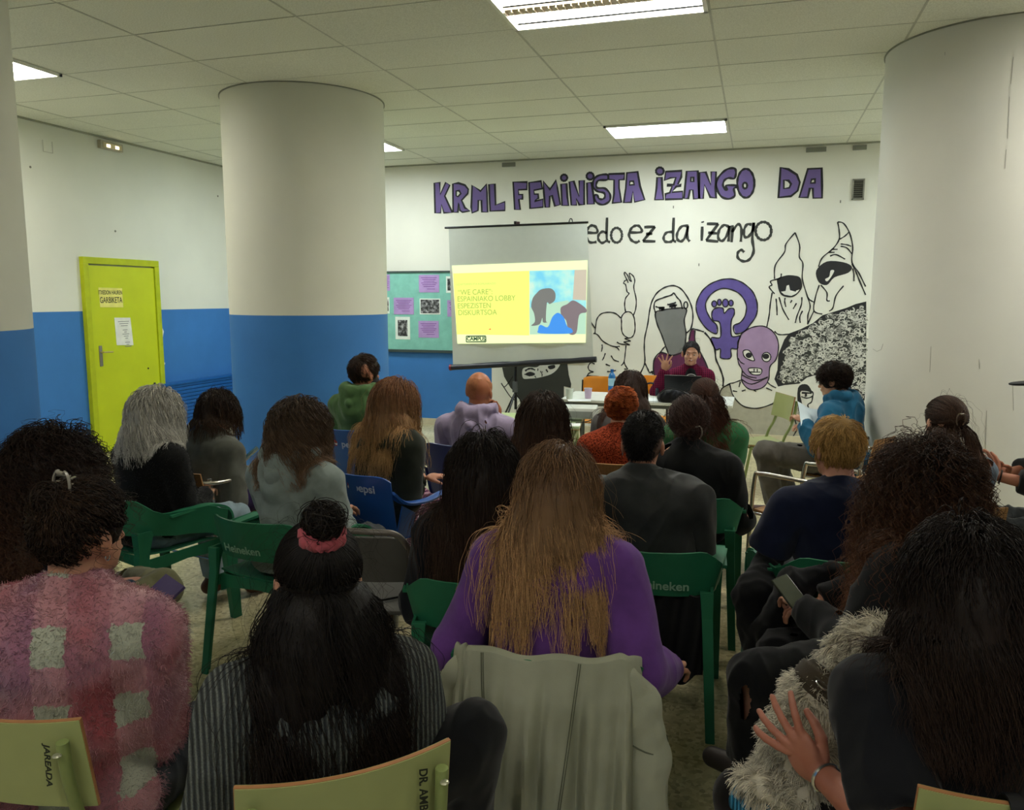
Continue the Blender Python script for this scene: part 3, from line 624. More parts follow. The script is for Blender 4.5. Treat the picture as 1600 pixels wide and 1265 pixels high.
figure('pointed_hood_figure', G_, [(INK, [[(110,400),(180,380),(250,395),(258,465),(200,515),(130,500),(110,440)]], True), (WHT, [[(128,485),(158,480),(165,445),(180,440),(188,475),(215,482),(250,470),(232,496),(195,512),(150,504)]], False), (INK, [ellp(222,481,5,4,8)], False)],
 [[(220,95),(160,170),(150,225),(90,310),(85,400)], [(220,95),(250,180),(248,255),(272,300),(268,400),(300,510),(320,580),(305,640),(305,700)], [(130,365),(120,395),(60,415),(68,440),(50,455),(85,498)], [(70,490),(58,560),(50,640),(35,715)], [(85,745),(110,765),(150,767),(210,760)], [(95,530),(100,580),(102,640)], [(115,520),(140,600),(180,670)], [(155,525),(152,550),(160,585)], [(265,520),(262,570),(235,640),(222,690)], [(270,610),(252,650),(255,690)], [(200,540),(190,558)], [(230,560),(208,598)], [(300,515),(320,540),(350,555)], ['c', (110,440),(130,500),(200,517),(258,465),(250,395),(180,380),(110,400)]])
figure('curved_hood_figure', G_, [(INK, [[(360,345),(430,285),(540,290),(595,320),(570,360),(480,390),(430,440),(375,420)]], True), (WHT, [[(420,400),(445,385),(455,345),(478,345),(465,375),(440,410),(425,415)]], True)],
 [[(500,25),(510,80),(510,140),(470,200),(400,260),(375,320)], [(500,25),(540,35),(580,100),(600,190),(595,290),(640,360),(685,450)], [(595,300),(620,350),(640,400),(685,505)], [(510,140),(545,120),(575,92)], [(520,170),(560,175),(590,185)], [(520,185),(560,195),(595,235)], [(450,250),(490,240),(550,270)], [(440,225),(480,225)], [(460,205),(500,205)], [(380,440),(355,520),(345,610),(400,632)], [(390,440),(430,490),(430,540),(450,545)], [(540,445),(490,510),(470,590),(445,612)], [(600,330),(608,370),(608,415)], [(305,695),(345,610)]])
def afro_curls():
    rr = random.Random(8); poly = [G_.T(p) for p in [(690,575),(600,590),(520,615),(440,640),(370,680),(300,722),(220,770),(175,830),(145,900),(140,980),(115,1055),(150,1090),(250,1080),(300,1035),(400,1000),(470,1050),(500,1180),(690,1180)]]
    def inside(x, y):
        c = False
        for i in range(len(poly)):
            (x0, y0), (x1, y1) = poly[i - 1], poly[i]
            if (y0 > y) != (y1 > y) and x < (x1 - x0) * (y - y0) / (y1 - y0) + x0: c = not c
        return c
    xs = [p[0] for p in poly]; ys = [p[1] for p in poly]; ms = [MB(), MB()]; k = 0
    while k < 900:
        x, y = rr.uniform(min(xs), max(xs)), rr.uniform(min(ys), max(ys))
        if not inside(x, y): continue
        r = rr.uniform(.014, .030); a0 = rr.uniform(0, 6.28); sp = rr.uniform(2.6, 5.8); q = [(x + r * math.cos(a0 + sp * i / 7), y + r * .75 * math.sin(a0 + sp * i / 7)) for i in range(8)]
        G_.line(ms[k % 3 == 0], q, rr.uniform(.006, .013), False, .005 + .000001 * k, 0, True); k += 1
    return ms
def afro_mat():
    t = NT('mural_curls'); v = t.coords(); vo = t.n('TexVoronoi'); vo.feature = 'F1'; vo.inputs['Scale'].default_value = 15; vo.inputs['Randomness'].default_value = .9
    nz_ = t.n('TexNoise'); nz_.inputs['Scale'].default_value = 9; t.l(v, nz_.inputs['Vector']); ad = t.n('VectorMath', operation='MULTIPLY_ADD'); ad.inputs[1].default_value = (.06, .06, .06); t.l(nz_.outputs['Color'], ad.inputs[0]); t.l(v, ad.inputs[2]); t.l(ad.outputs[0], vo.inputs['Vector'])
    a = t.ramp(vo.outputs['Distance'], [(.2, (.74, .73, .68)), (.36, (.6, .6, .56)), (.42, (.03, .03, .03)), (.5, (.03, .03, .03)), (.56, (.5, .5, .47)), (.8, (.3, .3, .28))])
    b = t.ramp(t.noise(v, 6, 4), [(.35, (.3, .3, .3)), (.5, (1, 1, 1))]); t.base(t.mix(.8, a, b, 'MULTIPLY'), .75); return t.m
AF = [(690,548),(620,565),(560,590),(480,615),(400,640),(340,690),(260,730),(180,760),(150,800),(110,900),(105,1000),(85,1060),(110,1110),(150,1100),(250,1090),(300,1050),(400,1020),(440,1060),(480,1200),(690,1200)]
figure('curly_haired_head', G_, [(INK, [AF], False), (DARK, [[(690,590),(600,600),(520,625),(440,650),(370,690),(300,730),(220,775),(180,830),(150,900),(145,980),(125,1060),(160,1090),(250,1085),(300,1045),(400,1005),(460,1030),(690,1100)]], False), (WHT, [[(250,1090),(300,1050),(400,1022),(420,1060),(400,1110),(430,1180),(430,1280),(240,1280),(270,1180)]], False), (INK, [[(240,1120),(300,1095),(335,1150),(300,1140),(255,1150),(280,1280),(245,1280)]], True), (INK, [[(378,1085),(400,1060),(420,1060),(420,1085)]], True)],
 [([(262,1132),(330,1140),(338,1170),(300,1185),(262,1175)], .014), ([(265,1150),(330,1152)], .02), ([(285,1165),(300,1165)], .04), [(338,1170),(330,1210),(305,1230),(320,1270)]])
for mb_, m_, n_ in zip(afro_curls(), (plain('curl_white', 'c9c7bc', .75), plain('curl_grey', '85847c', .75)), ('painted_curls', 'painted_curls')): tag(mb_.build(n_, m_, mural, sm=False), kind='stuff')
figure('black_veiled_head', H_, [(DARK, [[(190,240),(1000,200),(1020,360),(1050,470),(1045,520),(960,500),(960,640),(1060,700),(1040,770),(1000,720),(980,1000),(470,1000),(430,750),(400,620),(300,520),(220,380)]], False), (WHT, [[(450,290),(520,262),(620,265),(700,225),(900,200),(890,270),(800,350),(640,395),(540,405),(455,400)]], True), (INK, [[(480,350),(540,320),(600,340),(590,365),(530,375)]], True), (INK, [[(765,250),(840,235),(850,270),(800,290),(770,280)]], True)],
 [([(480,310),(520,285),(560,280),(605,300)], .02), [(470,350),(500,360),(540,375)], [(600,370),(615,395)], [(640,280),(636,310)], [(670,310),(690,350),(688,380)], ([(740,290),(755,315),(765,320)], .02), [(690,325),(700,318)]], .012)
# scrapes on the white paint
for (x, y) in [(1313, 314), (1092, 413), (1052, 323)]:
    a, b = onwall(x, y); st(MB().box((a, YB - .001, b), (.012, .002, .03)), 'wall_back_mark', plain('mark_grey', '7d7c6e'))
# ---------------------------------------------------------------- notice board, whiteboard
nb = thing('notice_board', 'mint green notice board behind the projection screen', 'board', (0, YB, 0)); x0, x1, z0, z1 = -5.3, -3.25, .985, 2.0
MB().box(((x0 + x1) / 2, -.012, (z0 + z1) / 2), (x1 - x0, .024, z1 - z0)).build('felt_panel', cloth('felt_mint', '86c4b4', .05, 500), nb, sm=False)
f = MB(); f.box(((x0 + x1) / 2, -.02, z1 + .006), (x1 - x0, .04, .02)); f.box(((x0 + x1) / 2, -.02, z0 - .012), (x1 - x0, .04, .035)); f.box((x1, -.02, (z0 + z1) / 2), (.02, .04, z1 - z0)); f.build('frame', plain('frame_grey', '3f4c4a', .5), nb, sm=False)
LP = plain('paper_lilac', 'b294c8', .8); WP = plain('paper_white2', 'e4ece2', .8); PL = plain('print_purple', '7d4f93', .8); BW = plain('photo_grey', '5a5a58', .6, var=.6, scale=30)
def photo_mat(i):
    t = NT('old_photo_%d' % i); v = t.coords(); t.base(t.ramp(t.noise(v, 22 + i, 3), [(.4, (.03, .03, .03)), (.55, (.18, .18, .18)), (.7, (.55, .55, .55))]), .5); return t.m
N_ = Paint(600, 400, 7.908)
SH = [((20,230,85,430), 'p', 'lilac sheet cut off by the column at the top left of the board'), ((440,235,692,450), 'p', 'lilac printed sheet at the top centre of the mint board'), ((775,250,880,455), 'w', 'framed portrait photo at the top right of the board by the screen'), ((130,515,380,722), 'p', 'lilac printed sheet at the left of the middle row'), ((20,510,80,710), 'w', 'white sheet beside the column in the middle row'), ((450,525,708,722), 'w', 'wide black and white photo of a face in the centre of the board'),
 ((790,545,1000,750), 'p', 'lilac sheet half hidden by the screen in the middle row'), ((150,750,335,1030), 'w', 'tall black and white photo at the lower left of the board'), ((435,800,688,1010), 'p', 'lilac printed sheet at the bottom centre of the board'), ((868,790,1000,1070), 'w', 'photo half hidden by the screen at the bottom right')]
for i, ((a, b, c, d), k, lab) in enumerate(SH):
    (xa, za), (xb, zb) = N_.T((a, b)), N_.T((c, d)); w_, h_ = xb - xa, za - zb
    o = tag(MB().box(((xa + xb) / 2, YB - .0265, (za + zb) / 2), (w_, .003, h_)).build('pinned_sheet', LP if k == 'p' else WP, sm=False), lab, 'paper', 'sheets pinned to the mint board')
    if k == 'p':
        m = MB()
        for j in range(6): m.box(((xa + xb) / 2, YB - .0284, za - h_ * (.16 + .1 * j)), (w_ * (.78 - .12 * (j % 3)), .0006, h_ * .035))
        m.box(((xa + xb) / 2 + w_ * .1, YB - .0284, zb + h_ * .2), (w_ * .4, .0006, h_ * .03)); m.build('print_lines', PL, o, sm=False)
    else:
        MB().box(((xa + xb) / 2, YB - .0284, (za + zb) / 2), (w_ * (.9 if w_ > h_ else .66), .0006, h_ * (.86 if w_ > h_ else .72))).build('photo_print', photo_mat(i), o, sm=False)
wbz = thing('whiteboard', 'white framed board behind the projection screen, only its right edge showing', 'board', (-2.6, YB, 1.45))
MB().box((0, -.012, 0), (1.18, .024, 1.06)).build('panel', plain('board_white', 'dedfd4', .3), wbz, sm=False); f = MB()
for sx in (-1, 1): f.box((sx * .6, -.016, 0), (.022, .034, 1.1))
for sz in (-1, 1): f.box((0, -.016, sz * .54), (1.2, .034, .022))
f.build('frame', plain('frame_alu', 'c4c0b6', .4), wbz, sm=False)
# ---------------------------------------------------------------- projection screen on its tripod
YS = 9.0; P_ = lambda x, y: onwall(x, y, YS)
sc = thing('projection_screen', 'portable tripod projection screen lit with a yellow slide', 'projection screen', (-2.73, YS, 0)); OX = 2.73
def sloc(p, d=0.): return (p[0] + OX, -d, p[1])
def quadgrid(c, nu, nv, wave=0):
    tl, tr, br, bl = [np.array(q) for q in c]; G = []
    for i in range(nu + 1):
        u = i / nu; row = []
        for j in range(nv + 1):
            v = j / nv; p = (tl * (1 - u) + tr * u) * (1 - v) + (bl * (1 - u) + br * u) * v; row.append((p[0] + OX, wave * math.sin(u * 17 + v * 3) * v ** 3, p[1]))
        G.append(row)
    return G
CS = [P_(701, 357), P_(917, 349), P_(927, 563), P_(708, 573)]
MB().slab(quadgrid(CS, 24, 16, .012), .004).build('canvas', plain('screen_fabric', 'bcbfb4', .8, var=.02), sc)
MB().tube([sloc(P_(695, 356)), sloc(P_(919, 347))], .012, 8).build('top_bar', plain('bar_black', '1b1a18', .4), sc)
MB().tube([sloc(P_(704, 574)), sloc(P_(932, 561))], .036, 12, flat=.9).build('case', plain('case_black', '26262a', .35), sc)
MB().tube([sloc(P_(703, 574)), sloc(P_(706, 574))], .038, 12).build('end_cap', plain('cap_red', '7a1e2a', .4), sc)
MB().tube([sloc(P_(808, 352), -.03), sloc(P_(808, 346), -.03)], .022, 10).build('hook', plain('hook_dark', '3b2320', .4), sc)
MB().tube([sloc(P_(803, 345), -.05), (sloc(P_(803, 345), -.05)[0] + .01, .05, .35)], .017, 10).build('pole', plain('bar_black', '1b1a18', .4), sc)
MB().box((-.0, .05, .62), (.055, .05, .13)).build('clamp', plain('clamp_grey', '55585a', .4), sc, bevel=.006)
for a in (-100, 20, 140):
    MB().tube([(.0, .05, .55), (.42 * math.cos(R(a)), .05 + .42 * math.sin(R(a)), .012)], .011, 8).build('leg', plain('bar_black', '1b1a18', .4), sc)
for a in (-100, 20, 140): MB().tube([(.0, .05, .3), (.22 * math.cos(R(a)), .05 + .22 * math.sin(R(a)), .275)], .006, 6).build('brace', plain('bar_black', '1b1a18', .4), sc)
MB().tube(cr([(-.02, .05, .75), (-.12, .03, .62), (-.16, .02, .66), (-.05, .03, .5), (.02, .05, .45)], 6), .006, 6).build('strap', plain('bar_black', '1b1a18', .4), sc)
# the projected slide (light thrown on the canvas)
Sx = Paint(700, 400, 6.957); Sx.T = lambda p, f=Sx.T: P_(700 + p[0] / 6.957, 400 + p[1] / 6.957)
def glow(n, c, s): return emit(n, c, s, .25)
def slide(nm, polys, mat, dep, par, sm=False):
    f = MB(); Sx.fill(f, polys, dep, sm); f.v = [(a + OX, b, c) for a, b, c in f.v]; return f.build(nm, mat, par, sm=False)
SLB = .46
sl = slide('projected_slide', [[(48,105),(1518,45),(1500,938),(108,952)]], glow('slide_white', 'eefcbc', SLB * .9), .016, sc)
slide('yellow_panel', [[(62,190),(888,160),(888,860),(102,850)]], glow('slide_yellow', 'ebf97a', SLB * .9), .0175, sl)
def sky_mat():
    t = NT('slide_photo'); v = t.coords(); c = t.ramp(t.noise(v, 7, 3), [(.35, srgb('6fd6f5')), (.55, srgb('a5f2ec')), (.7, srgb('d4f6e0'))]); t.base((.1, .12, .12, 1), .8); t.l(c, t.b.inputs['Emission Color']); t.b.inputs['Emission Strength'].default_value = SLB * .8; return t.m
slide('photo', [[(890,160),(1510,145),(1500,845),(895,850)]], sky_mat(), .0175, sl)
slide('photo_ground', [[(890,560),(1080,520),(1300,480),(1505,600),(1500,845),(895,850)]], glow('slide_ground', 'b9dfc4', SLB * .8), .0185, sl)
slide('photo_wall', [[(1380,150),(1510,145),(1505,480),(1360,470)]], glow('slide_beige', 'cfc4b0', SLB * .75), .0187, sl)
slide('standing_ape', [[(1020,360),(1120,350),(1170,400),(1165,480),(1110,520),(1080,510),(1070,700),(1100,715),(1040,720),(1030,670),(1000,740),(910,755),(950,710),(940,620),(910,550),(925,460),(970,400)]], glow('slide_ape', '8a8a86', SLB * .6), .0195, sl, True)
slide('lying_ape', [[(1230,560),(1300,520),(1360,480),(1430,510),(1505,570),(1505,610),(1430,640),(1400,830),(1320,840),(1290,700),(1240,650)]], glow('slide_ape2', '93858a', SLB * .6), .0195, sl, True)
slide('blue_cloth', [[(985,800),(1010,745),(1090,770),(1140,660),(1200,615),(1260,660),(1300,760),(1350,790),(1330,838),(1010,838)]], glow('slide_blue', '4a9af2', SLB * .75), .0202, sl, True)
TXT = glow('slide_text', 'a9c45c', SLB * .72); TXT2 = glow('slide_text2', 'c6d877', SLB * .75)
for s_, y_, sz, m_, xx in [('“WE CARE”:', 398, .088, TXT, 112), ('ESPAINIAKO LOBBY', 470, .088, TXT, 105), ('ESPEZISTEN', 545, .088, TXT, 108), ('DISKURTSOA', 618, .088, TXT, 115), ('GIZARTEAREN ETA KOMUNIKAZIO', 310, .034, TXT2, 90), ('HIZLARIA: IKERLARIA', 722, .03, TXT2, 120)][:5]:
    p = Sx.T((xx, y_)); o = text('slide_line', s_, sz, m_, sl, (p[0] + OX, -.0188, p[1]), (R(90), R(-1.2), 0), .0002, 'LEFT', .93, .0)
p = Sx.T((312, 900)); o = text('logo', 'CAMPUS', .062, glow('slide_logo', '2e5c3c', .2), sl, (p[0] + OX, -.0188, p[1]), (R(90), 0, 0), .0002, 'CENTER', 1.0, .002)
f = MB(); Sx.line(f, [(205, 870), (415, 868)], .012, False, .0188, 0); Sx.line(f, [(205, 932), (418, 930)], .012, False, .0188, 0); Sx.line(f, [(205, 870), (206, 932)], .01, False, .0188, 0); Sx.line(f, [(417, 868), (418, 930)], .01, False, .0188, 0)
f.v = [(a + OX, b, c) for a, b, c in f.v]; f.build('logo_frame', glow('slide_logo2', '2e5c3c', .2), sl, sm=False)
slide('red_mark', [[(445,795),(470,783),(472,803)]], glow('slide_red', 'e0503a', .7), .019, sl)
# ---------------------------------------------------------------- people
def rotm(yaw=0, pitch=0, roll=0):
    """head frame: yaw clockwise seen from above (to own right), pitch nod down, roll to own right"""
    return np.array((Matrix.Rotation(-R(yaw), 3, 'Z') @ Matrix.Rotation(-R(pitch), 3, 'X') @ Matrix.Rotation(R(roll), 3, 'Y')))
def ik(a, t, l1, l2, hint):
    a = np.array(a, float); t = np.array(t, float); d = t - a; L = np.linalg.norm(d); mx = (l1 + l2) * .985
    if L > mx: t = a + d / L * mx; d = t - a; L = mx
    u = d / L; x = (l1 * l1 - l2 * l2 + L * L) / (2 * L); y = math.sqrt(max(l1 * l1 - x * x, 0)); h = np.array(hint, float); h -= u * (h @ u); h /= max(np.linalg.norm(h), 1e-6)
    return a + u * x + h * y, t
def nz(v): v = np.array(v, float); return v / max(np.linalg.norm(v), 1e-9)
def hand(F, w, d, n, side, bend=.5, s=1.0, spread=0.):
    """w wrist, d finger direction, n palm normal, thumb on `side` of cross(d,n)"""
    d = nz(d); n = nz(np.array(n) - d * (np.array(n) @ d)); l = np.cross(d, n) * side
    M = np.array([l, d, n]); F.ell(w + d * .045 * s, (.038 * s, .052 * s, .0145 * s), M, .012)
    for i, (off, ln) in enumerate(((.030, .070), (.010, .080), (-.010, .074), (-.029, .058))):
        b = w + d * .082 * s + l * off * s; dd = nz(d + l * off * (6 + spread * 14)); ang = bend * (1 + .12 * i); p = b; pts = [b - dd * .02 * s]
        for j, fr in enumerate((.45, .32, .26)):
            pts.append(p); a = ang * (j + .5) * .75; p = p + (dd * math.cos(a) + n * math.sin(a)) * ln * fr * s
        pts.append(p); F.chain(pts, [.0092 * s, .0088 * s, .008 * s, .0074 * s, .0066 * s], .002)
    b = w + d * .018 * s + l * .026 * s; t1 = b + (l * .62 + d * .75 + n * .25) * .036 * s; t2 = t1 + (l * .25 + d * .9 + n * .35) * .03 * s; t3 = t2 + (d * .9 + n * .45) * .024 * s
    F.chain([b, t1, t2, t3], [.014 * s, .0115 * s, .0095 * s, .0078 * s], .003)
SKIN = {}
def skin_mat(c):
    if c in SKIN: return SKIN[c]
    t = NT('skin_' + c); v = t.coords(); k = srgb(c)
    t.base(t.ramp(t.noise(v, 14, 4), [(.35, tuple(x * y for x, y in zip(k[:3], (.86, .74, .7)))), (.65, k)]), .5, .35)
    t.b.inputs['Subsurface Weight'].default_value = .0; t.bump(t.noise(v, 260, 2), .15, .001); SKIN[c] = t.m; return t.m

def person(label, head_xy, ztop, yaw, head=(0, 8, 0), lean=4, sidel=0, skin='c08a6e', sw=.175, g=1.0, h=.0075,
           hands=None, elbow=None, hd=None, bend=.7, top=None, legs=None, trouser=None, shoe='3a3430', hair=None, face=False, sleeve='long', spread=0., extra=None, hs=1.0, group=None, armr=1.0, bodyyaw2=0):
    rng = np.random.RandomState(abs(hash(label[:9] + str(ztop))) % 9999 if False else int(ztop * 1000 + abs(head_xy[0]) * 997) % 9999)
    P = np.array([0, 0, .53]); zs = ztop - .018; cl = math.cos(R(lean)); U = nz([math.sin(R(sidel)), math.sin(R(lean)), cl])
    Ls = (zs - .115 - .14 - .53) / U[2]; N = P + U * Ls; Hm = rotm(*head)
    Hc = N + np.array([U[0] * .05, .012 + U[1] * .06, .14]) + (Hm @ np.array([0, .018, 0]))
    TM = rotm(bodyyaw2); rx = TM @ np.array([1., 0, 0]); ry = TM @ np.array([0, 1., 0])
    ShC = N - U * .085; Sh = {s: ShC + rx * s * sw + ry * -.005 for s in (-1, 1)}
    hands = hands or {}; hd = hd or {}; elbow = elbow or {}
    W = {}; E = {}; rz0 = -R(yaw); c0, s0 = math.cos(rz0), math.sin(rz0); RX = head_xy[0] - (c0 * Hc[0] - s0 * Hc[1]); RY = head_xy[1] - (s0 * Hc[0] + c0 * Hc[1])
    def tl(p): return np.array([c0 * (p[0] - RX) + s0 * (p[1] - RY), -s0 * (p[0] - RX) + c0 * (p[1] - RY), p[2]])
    for s in (-1, 1):
        tgt = hands.get(s, (s * .055, .30 + .02 * s, .635)); tgt = tl(tgt[1]) if tgt[0] == 'w' else tgt; E[s], W[s] = ik(Sh[s], tgt, .275 * armr, .245 * armr, elbow.get(s, (s * .4, -.6, -.65)))
    legs = legs or {}
    legs = {s: tuple((tl(q[1]) if (q is not None and q[0] == 'w') else q) for q in v) for s, v in legs.items()}
    K = {s: np.array(legs[s][0] if s in legs else (s * .125, .43, .50), float) for s in (-1, 1)}
    A = {s: np.array(legs[s][1] if (s in legs and len(legs[s]) > 1 and legs[s][1] is not None) else (K[s][0], K[s][1] + .03, .09), float) for s in (-1, 1)}
    FD = {s: nz(np.array([(A[s] - P)[0] * .35, 1, 0])) if not (s in legs and len(legs[s]) > 2) else nz(legs[s][2]) for s in (-1, 1)}
    pts = [N, Hc, P, *K.values(), *A.values(), *W.values(), *E.values()] + [A[s] + FD[s] * .2 for s in (-1, 1)] + [W[s] + nz(W[s] - E[s]) * .2 for s in (-1, 1)]
    lo = np.min(pts, 0) - .2; hi = np.max(pts, 0) + .2; hi[2] = min(hi[2], zs + .05); lo[2] = max(lo[2], 0)
    def torso(F, i, bel=1.0):
        F.ell(P + U * .0, (.165 * g + i, .115 * g + i, .10 + i * .6), None, .04); F.ell(P + U * Ls * .38 + ry * .012, (.135 * g + i, .10 * g * bel + i, .15), TM.T, .05)
        F.ell(P + U * Ls * .72 - ry * .004, (.152 * g + i, .105 * g + i, .15), TM.T, .05)
        F.cap(Sh[-1] - rx * -.035, Sh[1] - rx * .035, .056 * g + i, None, .04); F.cap(N - U * .01, Sh[-1] * .8 + Sh[1] * .2 + U * .0, .052 + i * .7, .05 + i, .03); F.cap(N - U * .01, Sh[1] * .8 + Sh[-1] * .2, .052 + i * .7, .05 + i, .03)
    def arms(F, i, u1=1.0, f1=.93, taper=1.0, k=.02, j=None):
        j = i if j is None else j
        for s in (-1, 1):
            dr = nz(E[s] - Sh[s]); e = Sh[s] + (E[s] - Sh[s]) * u1; cut = [(e, dr)] if u1 < 1 else None
            F.cap(Sh[s], E[s], .049 * g + i * .8, .040 + j * taper, k, cut)
            if u1 >= 1:
                e2 = E[s] + (W[s] - E[s]) * f1; d2 = nz(W[s] - E[s]); F.cap(E[s], W[s], .041 + j * taper, .027 + j * .6 * taper, k, [(e2, d2)])
    def legp(F, i, low=1.0, cut=False):
        for s in (-1, 1):
            Hj = P + np.array([s * .085, .03, -.005]); F.cap(Hj, K[s], .088 * g + i, .058 + i, .03)
            c = [(A[s] + (K[s] - A[s]) * (.06), nz(A[s] - K[s]))] if cut else None
            F.cap(K[s], A[s], .056 + i, (.036 if not cut else .040) + i * low, .02, c)
    root = thing('person', label, 'person', group=group)
    # body, one continuous surface
    F = Field(lo, hi, h); torso(F, -.008); arms(F, -.006 if sleeve == 'long' else 0, f1=1.0); legp(F, -.010)
    for s in (-1, 1): F.cap(A[s] + np.array([0, 0, -.03]), A[s] + FD[s] * .13 + np.array([0, 0, -.055]), .035, .026, .02)
    F.cap(N - np.array([0, 0, .02]), Hc + Hm @ np.array([0, -.022, -.05]), .06, .053, .02)
    hm = Hm.T
    def hp(x, y, z): return Hc + Hm @ np.array([x, y, z], float)
    F.ell(hp(*SK_C), SK_R, hm, .0); F.ell(hp(0, .032, -.045), (.057, .064, .068), hm, .025); F.ell(hp(0, .072, -.09), (.024, .022, .018), hm, .02)
    if face:
        for s in (-1, 1): F.ell(hp(s * .032, .098, -.004), (.019, .014, .012), hm, .0, 'sub'); F.ell(hp(s * .034, .066, -.035), (.022, .02, .02), hm, .015)
        F.ell(hp(0, .083, .018), (.05, .012, .012), hm, .015)
    F.cap(hp(0, .088, .0), hp(0, .106, -.028), .008, .0115, .008); F.ell(hp(0, .091, -.056), (.023, .012, .009), hm, .008)
    for s in (-1, 1): F.ell(hp(s * .081, -.010, -.014), (.0095, .020, .032), hm, .006)
    for s in (-1, 1):
        dd = hd.get(s, (nz(W[s] - E[s]) + np.array([-s * .35, .1, -.1]), (0, 0, -1))); hand(F, W[s], dd[0], dd[1], (1 if np.cross(nz(dd[0]), nz(dd[1]))[0] * s < 0 else -1) if len(dd) < 3 else dd[2], bend, hs, spread)
    V, Q = F.mesh(); V = relax(V, Q, 1); sm = skin_mat(skin); body = mesh_np('body', V, Q, sm, root)
    if face:
        lip = plain('lip_skin', '9c4a48', .45); body.data.materials.append(lip)
        c = V[Q].mean(1); q = (hm @ (c - Hc).T).T; m = (np.abs(q[:, 0]) < .019) & (np.abs(q[:, 2] + .057) < .0065) & (q[:, 1] > .09)
        body.data.polygons.foreach_set('material_index', m.astype(np.int32))
        for s in (-1, 1):
            e = MB(); e.lathe([(.0001, -.011), (.006, -.009), (.0105, -.003), (.0105, .003), (.006, .009), (.0001, .011)], n=12); eo = e.build('eye', plain('eye_white', 'd8d0c8', .25), root); eo.location = hp(s * .032, .0835, -.004); eo.scale = (1.05, 1, .62)
            e = MB(); e.tube([hp(s * .032, .0915, -.004), hp(s * .032, .0962, -.004)], [.0068, .005], 10); e.build('iris', plain('iris_brown', '2a1a12', .2), eo).location = -Vector(eo.location)
            e = MB(); e.tube([hp(s * .014, .0955, .021), hp(s * .032, .094, .025), hp(s * .05, .080, .018)], [.0022, .003, .0015], 6); e.build('eyebrow', plain('brow_hair', '2b1c14', .6), root)
    # trousers
    if trouser is not None:
        F = Field(lo, hi, h * 1.1); i = trouser.get('th', .012); F.ell(P, (.165 * g + i, .118 * g + i, .105), None, .04); F.half((0, 0, P[2] + .09), (0, 0, 1)); legp(F, i, trouser.get('low', 1.3), True)
        V, Q = F.mesh(); V = folds(V, Q, trouser.get('fold', .006), 20, 4); mesh_np('trousers', V, Q, trouser['mat'], root)
    if shoe:
        smat = plain('shoe_' + str(shoe), shoe, .55) if isinstance(shoe, str) else shoe
        for s in (-1, 1):
            a = A[s] + np.array([0, 0, -.03]); b = a + FD[s] * .15 + np.array([0, 0, -.018]); F = Field(np.minimum(a, b) - .12, np.maximum(a, b) + .12, .006)
            F.cap(a - FD[s] * .035 + np.array([0, 0, -.005]), b, .042, .033, .01); F.cap(A[s] + np.array([0, 0, .02]), a, .042, .045, .02, [(A[s] + np.array([0, 0, .03]), (0, 0, 1))]); F.half((0, 0, a[2] - .055), (0, 0, -1))
            V, Q = F.mesh(); so = mesh_np('shoe', V, Q, smat, root)
    # top garment
    tops = top if isinstance(top, list) else [top]
    for tp in tops:
        if tp is None: continue
        i = tp.get('th', .016); F = Field(lo, hi, tp.get('h', h)); torso(F, i, tp.get('bel', 1.05))
        if sleeve == 'long': arms(F, i, 1.0, tp.get('f1', .96), 1.0, .016, tp.get('ath', i))
        elif sleeve == 'short': arms(F, i + .008, .72, k=.03, j=i + .02)
        nk = tp.get('neck', 'crew'); up = nz(Hc - N)
        if nk != 'none':
            F.cap(N - up * .03, N + up * tp.get('nh', .03), .068 + i * .6, .060 + i * .4, .02, [(N + up * tp.get('nh', .03) , nz(up * 1.0 + np.array([0, .45, 0])))])
        if tp.get('hood'):
            f = tp['hood']; b = -ry
            L = [N + rx * -.075 + ry * .05 + U * .01, N + rx * -.10 + b * .02 + U * .035, N + rx * -.07 + b * .085 + U * .035, N + b * .11 + U * .02, N + rx * .07 + b * .085 + U * .035, N + rx * .10 + b * .02 + U * .035, N + rx * .075 + ry * .05 + U * .01]
            F.chain(L, [.022, .032, .036, .036, .036, .032, .022], .02)
            F.ell(N + b * (.105) - U * .045, (.10, .045, .08 * f), None, .03); F.ell(N + b * .12 - U * .10 * f, (.055, .035, .05), None, .03)
            F.chain([N + rx * -.06 + b * .1 - U * .0, N + b * .15 - U * .05, N + rx * .06 + b * .1 - U * .0], [.018, .022, .018], .012)
        if tp.get('collar'):
            b = -ry; L = [N + rx * -.06 + ry * .05, N + rx * -.075 + b * .03 + U * .04, N + b * .075 + U * .045, N + rx * .075 + b * .03 + U * .04, N + rx * .06 + ry * .05]
            F.chain([np.array(q) for q in L], [.02, .022, .024, .022, .02], .015)
        if tp.get('hem', 1): F.half(P - np.array([0, 0, .06]), (0, 0, -1))
        V, Q = F.mesh(); V = folds(V, Q, tp.get('fold', .008), tp.get('ff', 17), tp.get('seed', 1) + int(ztop * 100) % 5)
        nm = tp.get('name', 'sweater'); o = mesh_np(nm, V, Q, tp['mat'], root)
        if tp.get('open'): pass
        if tp.get('fuzz'):
            n, L = tp['fuzz']; NN = vnormals(V, Q); ii = rng.randint(0, len(V), n); d = NN[ii] + rng.normal(size=(n, 3)) * .55; d[:, 2] -= .25; d /= np.linalg.norm(d, axis=1, keepdims=True)
            ln = L * rng.uniform(.4, 1.2, n)[:, None]; p0 = V[ii]; p1 = p0 + d * ln * .5; p2 = p1 + (d + np.array([0, 0, -.4])) * ln * .5
            FV, FQ = tubes(np.stack([p0, p1, p2], 1), tp.get('fr', .0009)); fz = mesh_np('fuzz', FV, FQ, tp['mat'], o); tag(fz, kind='stuff')
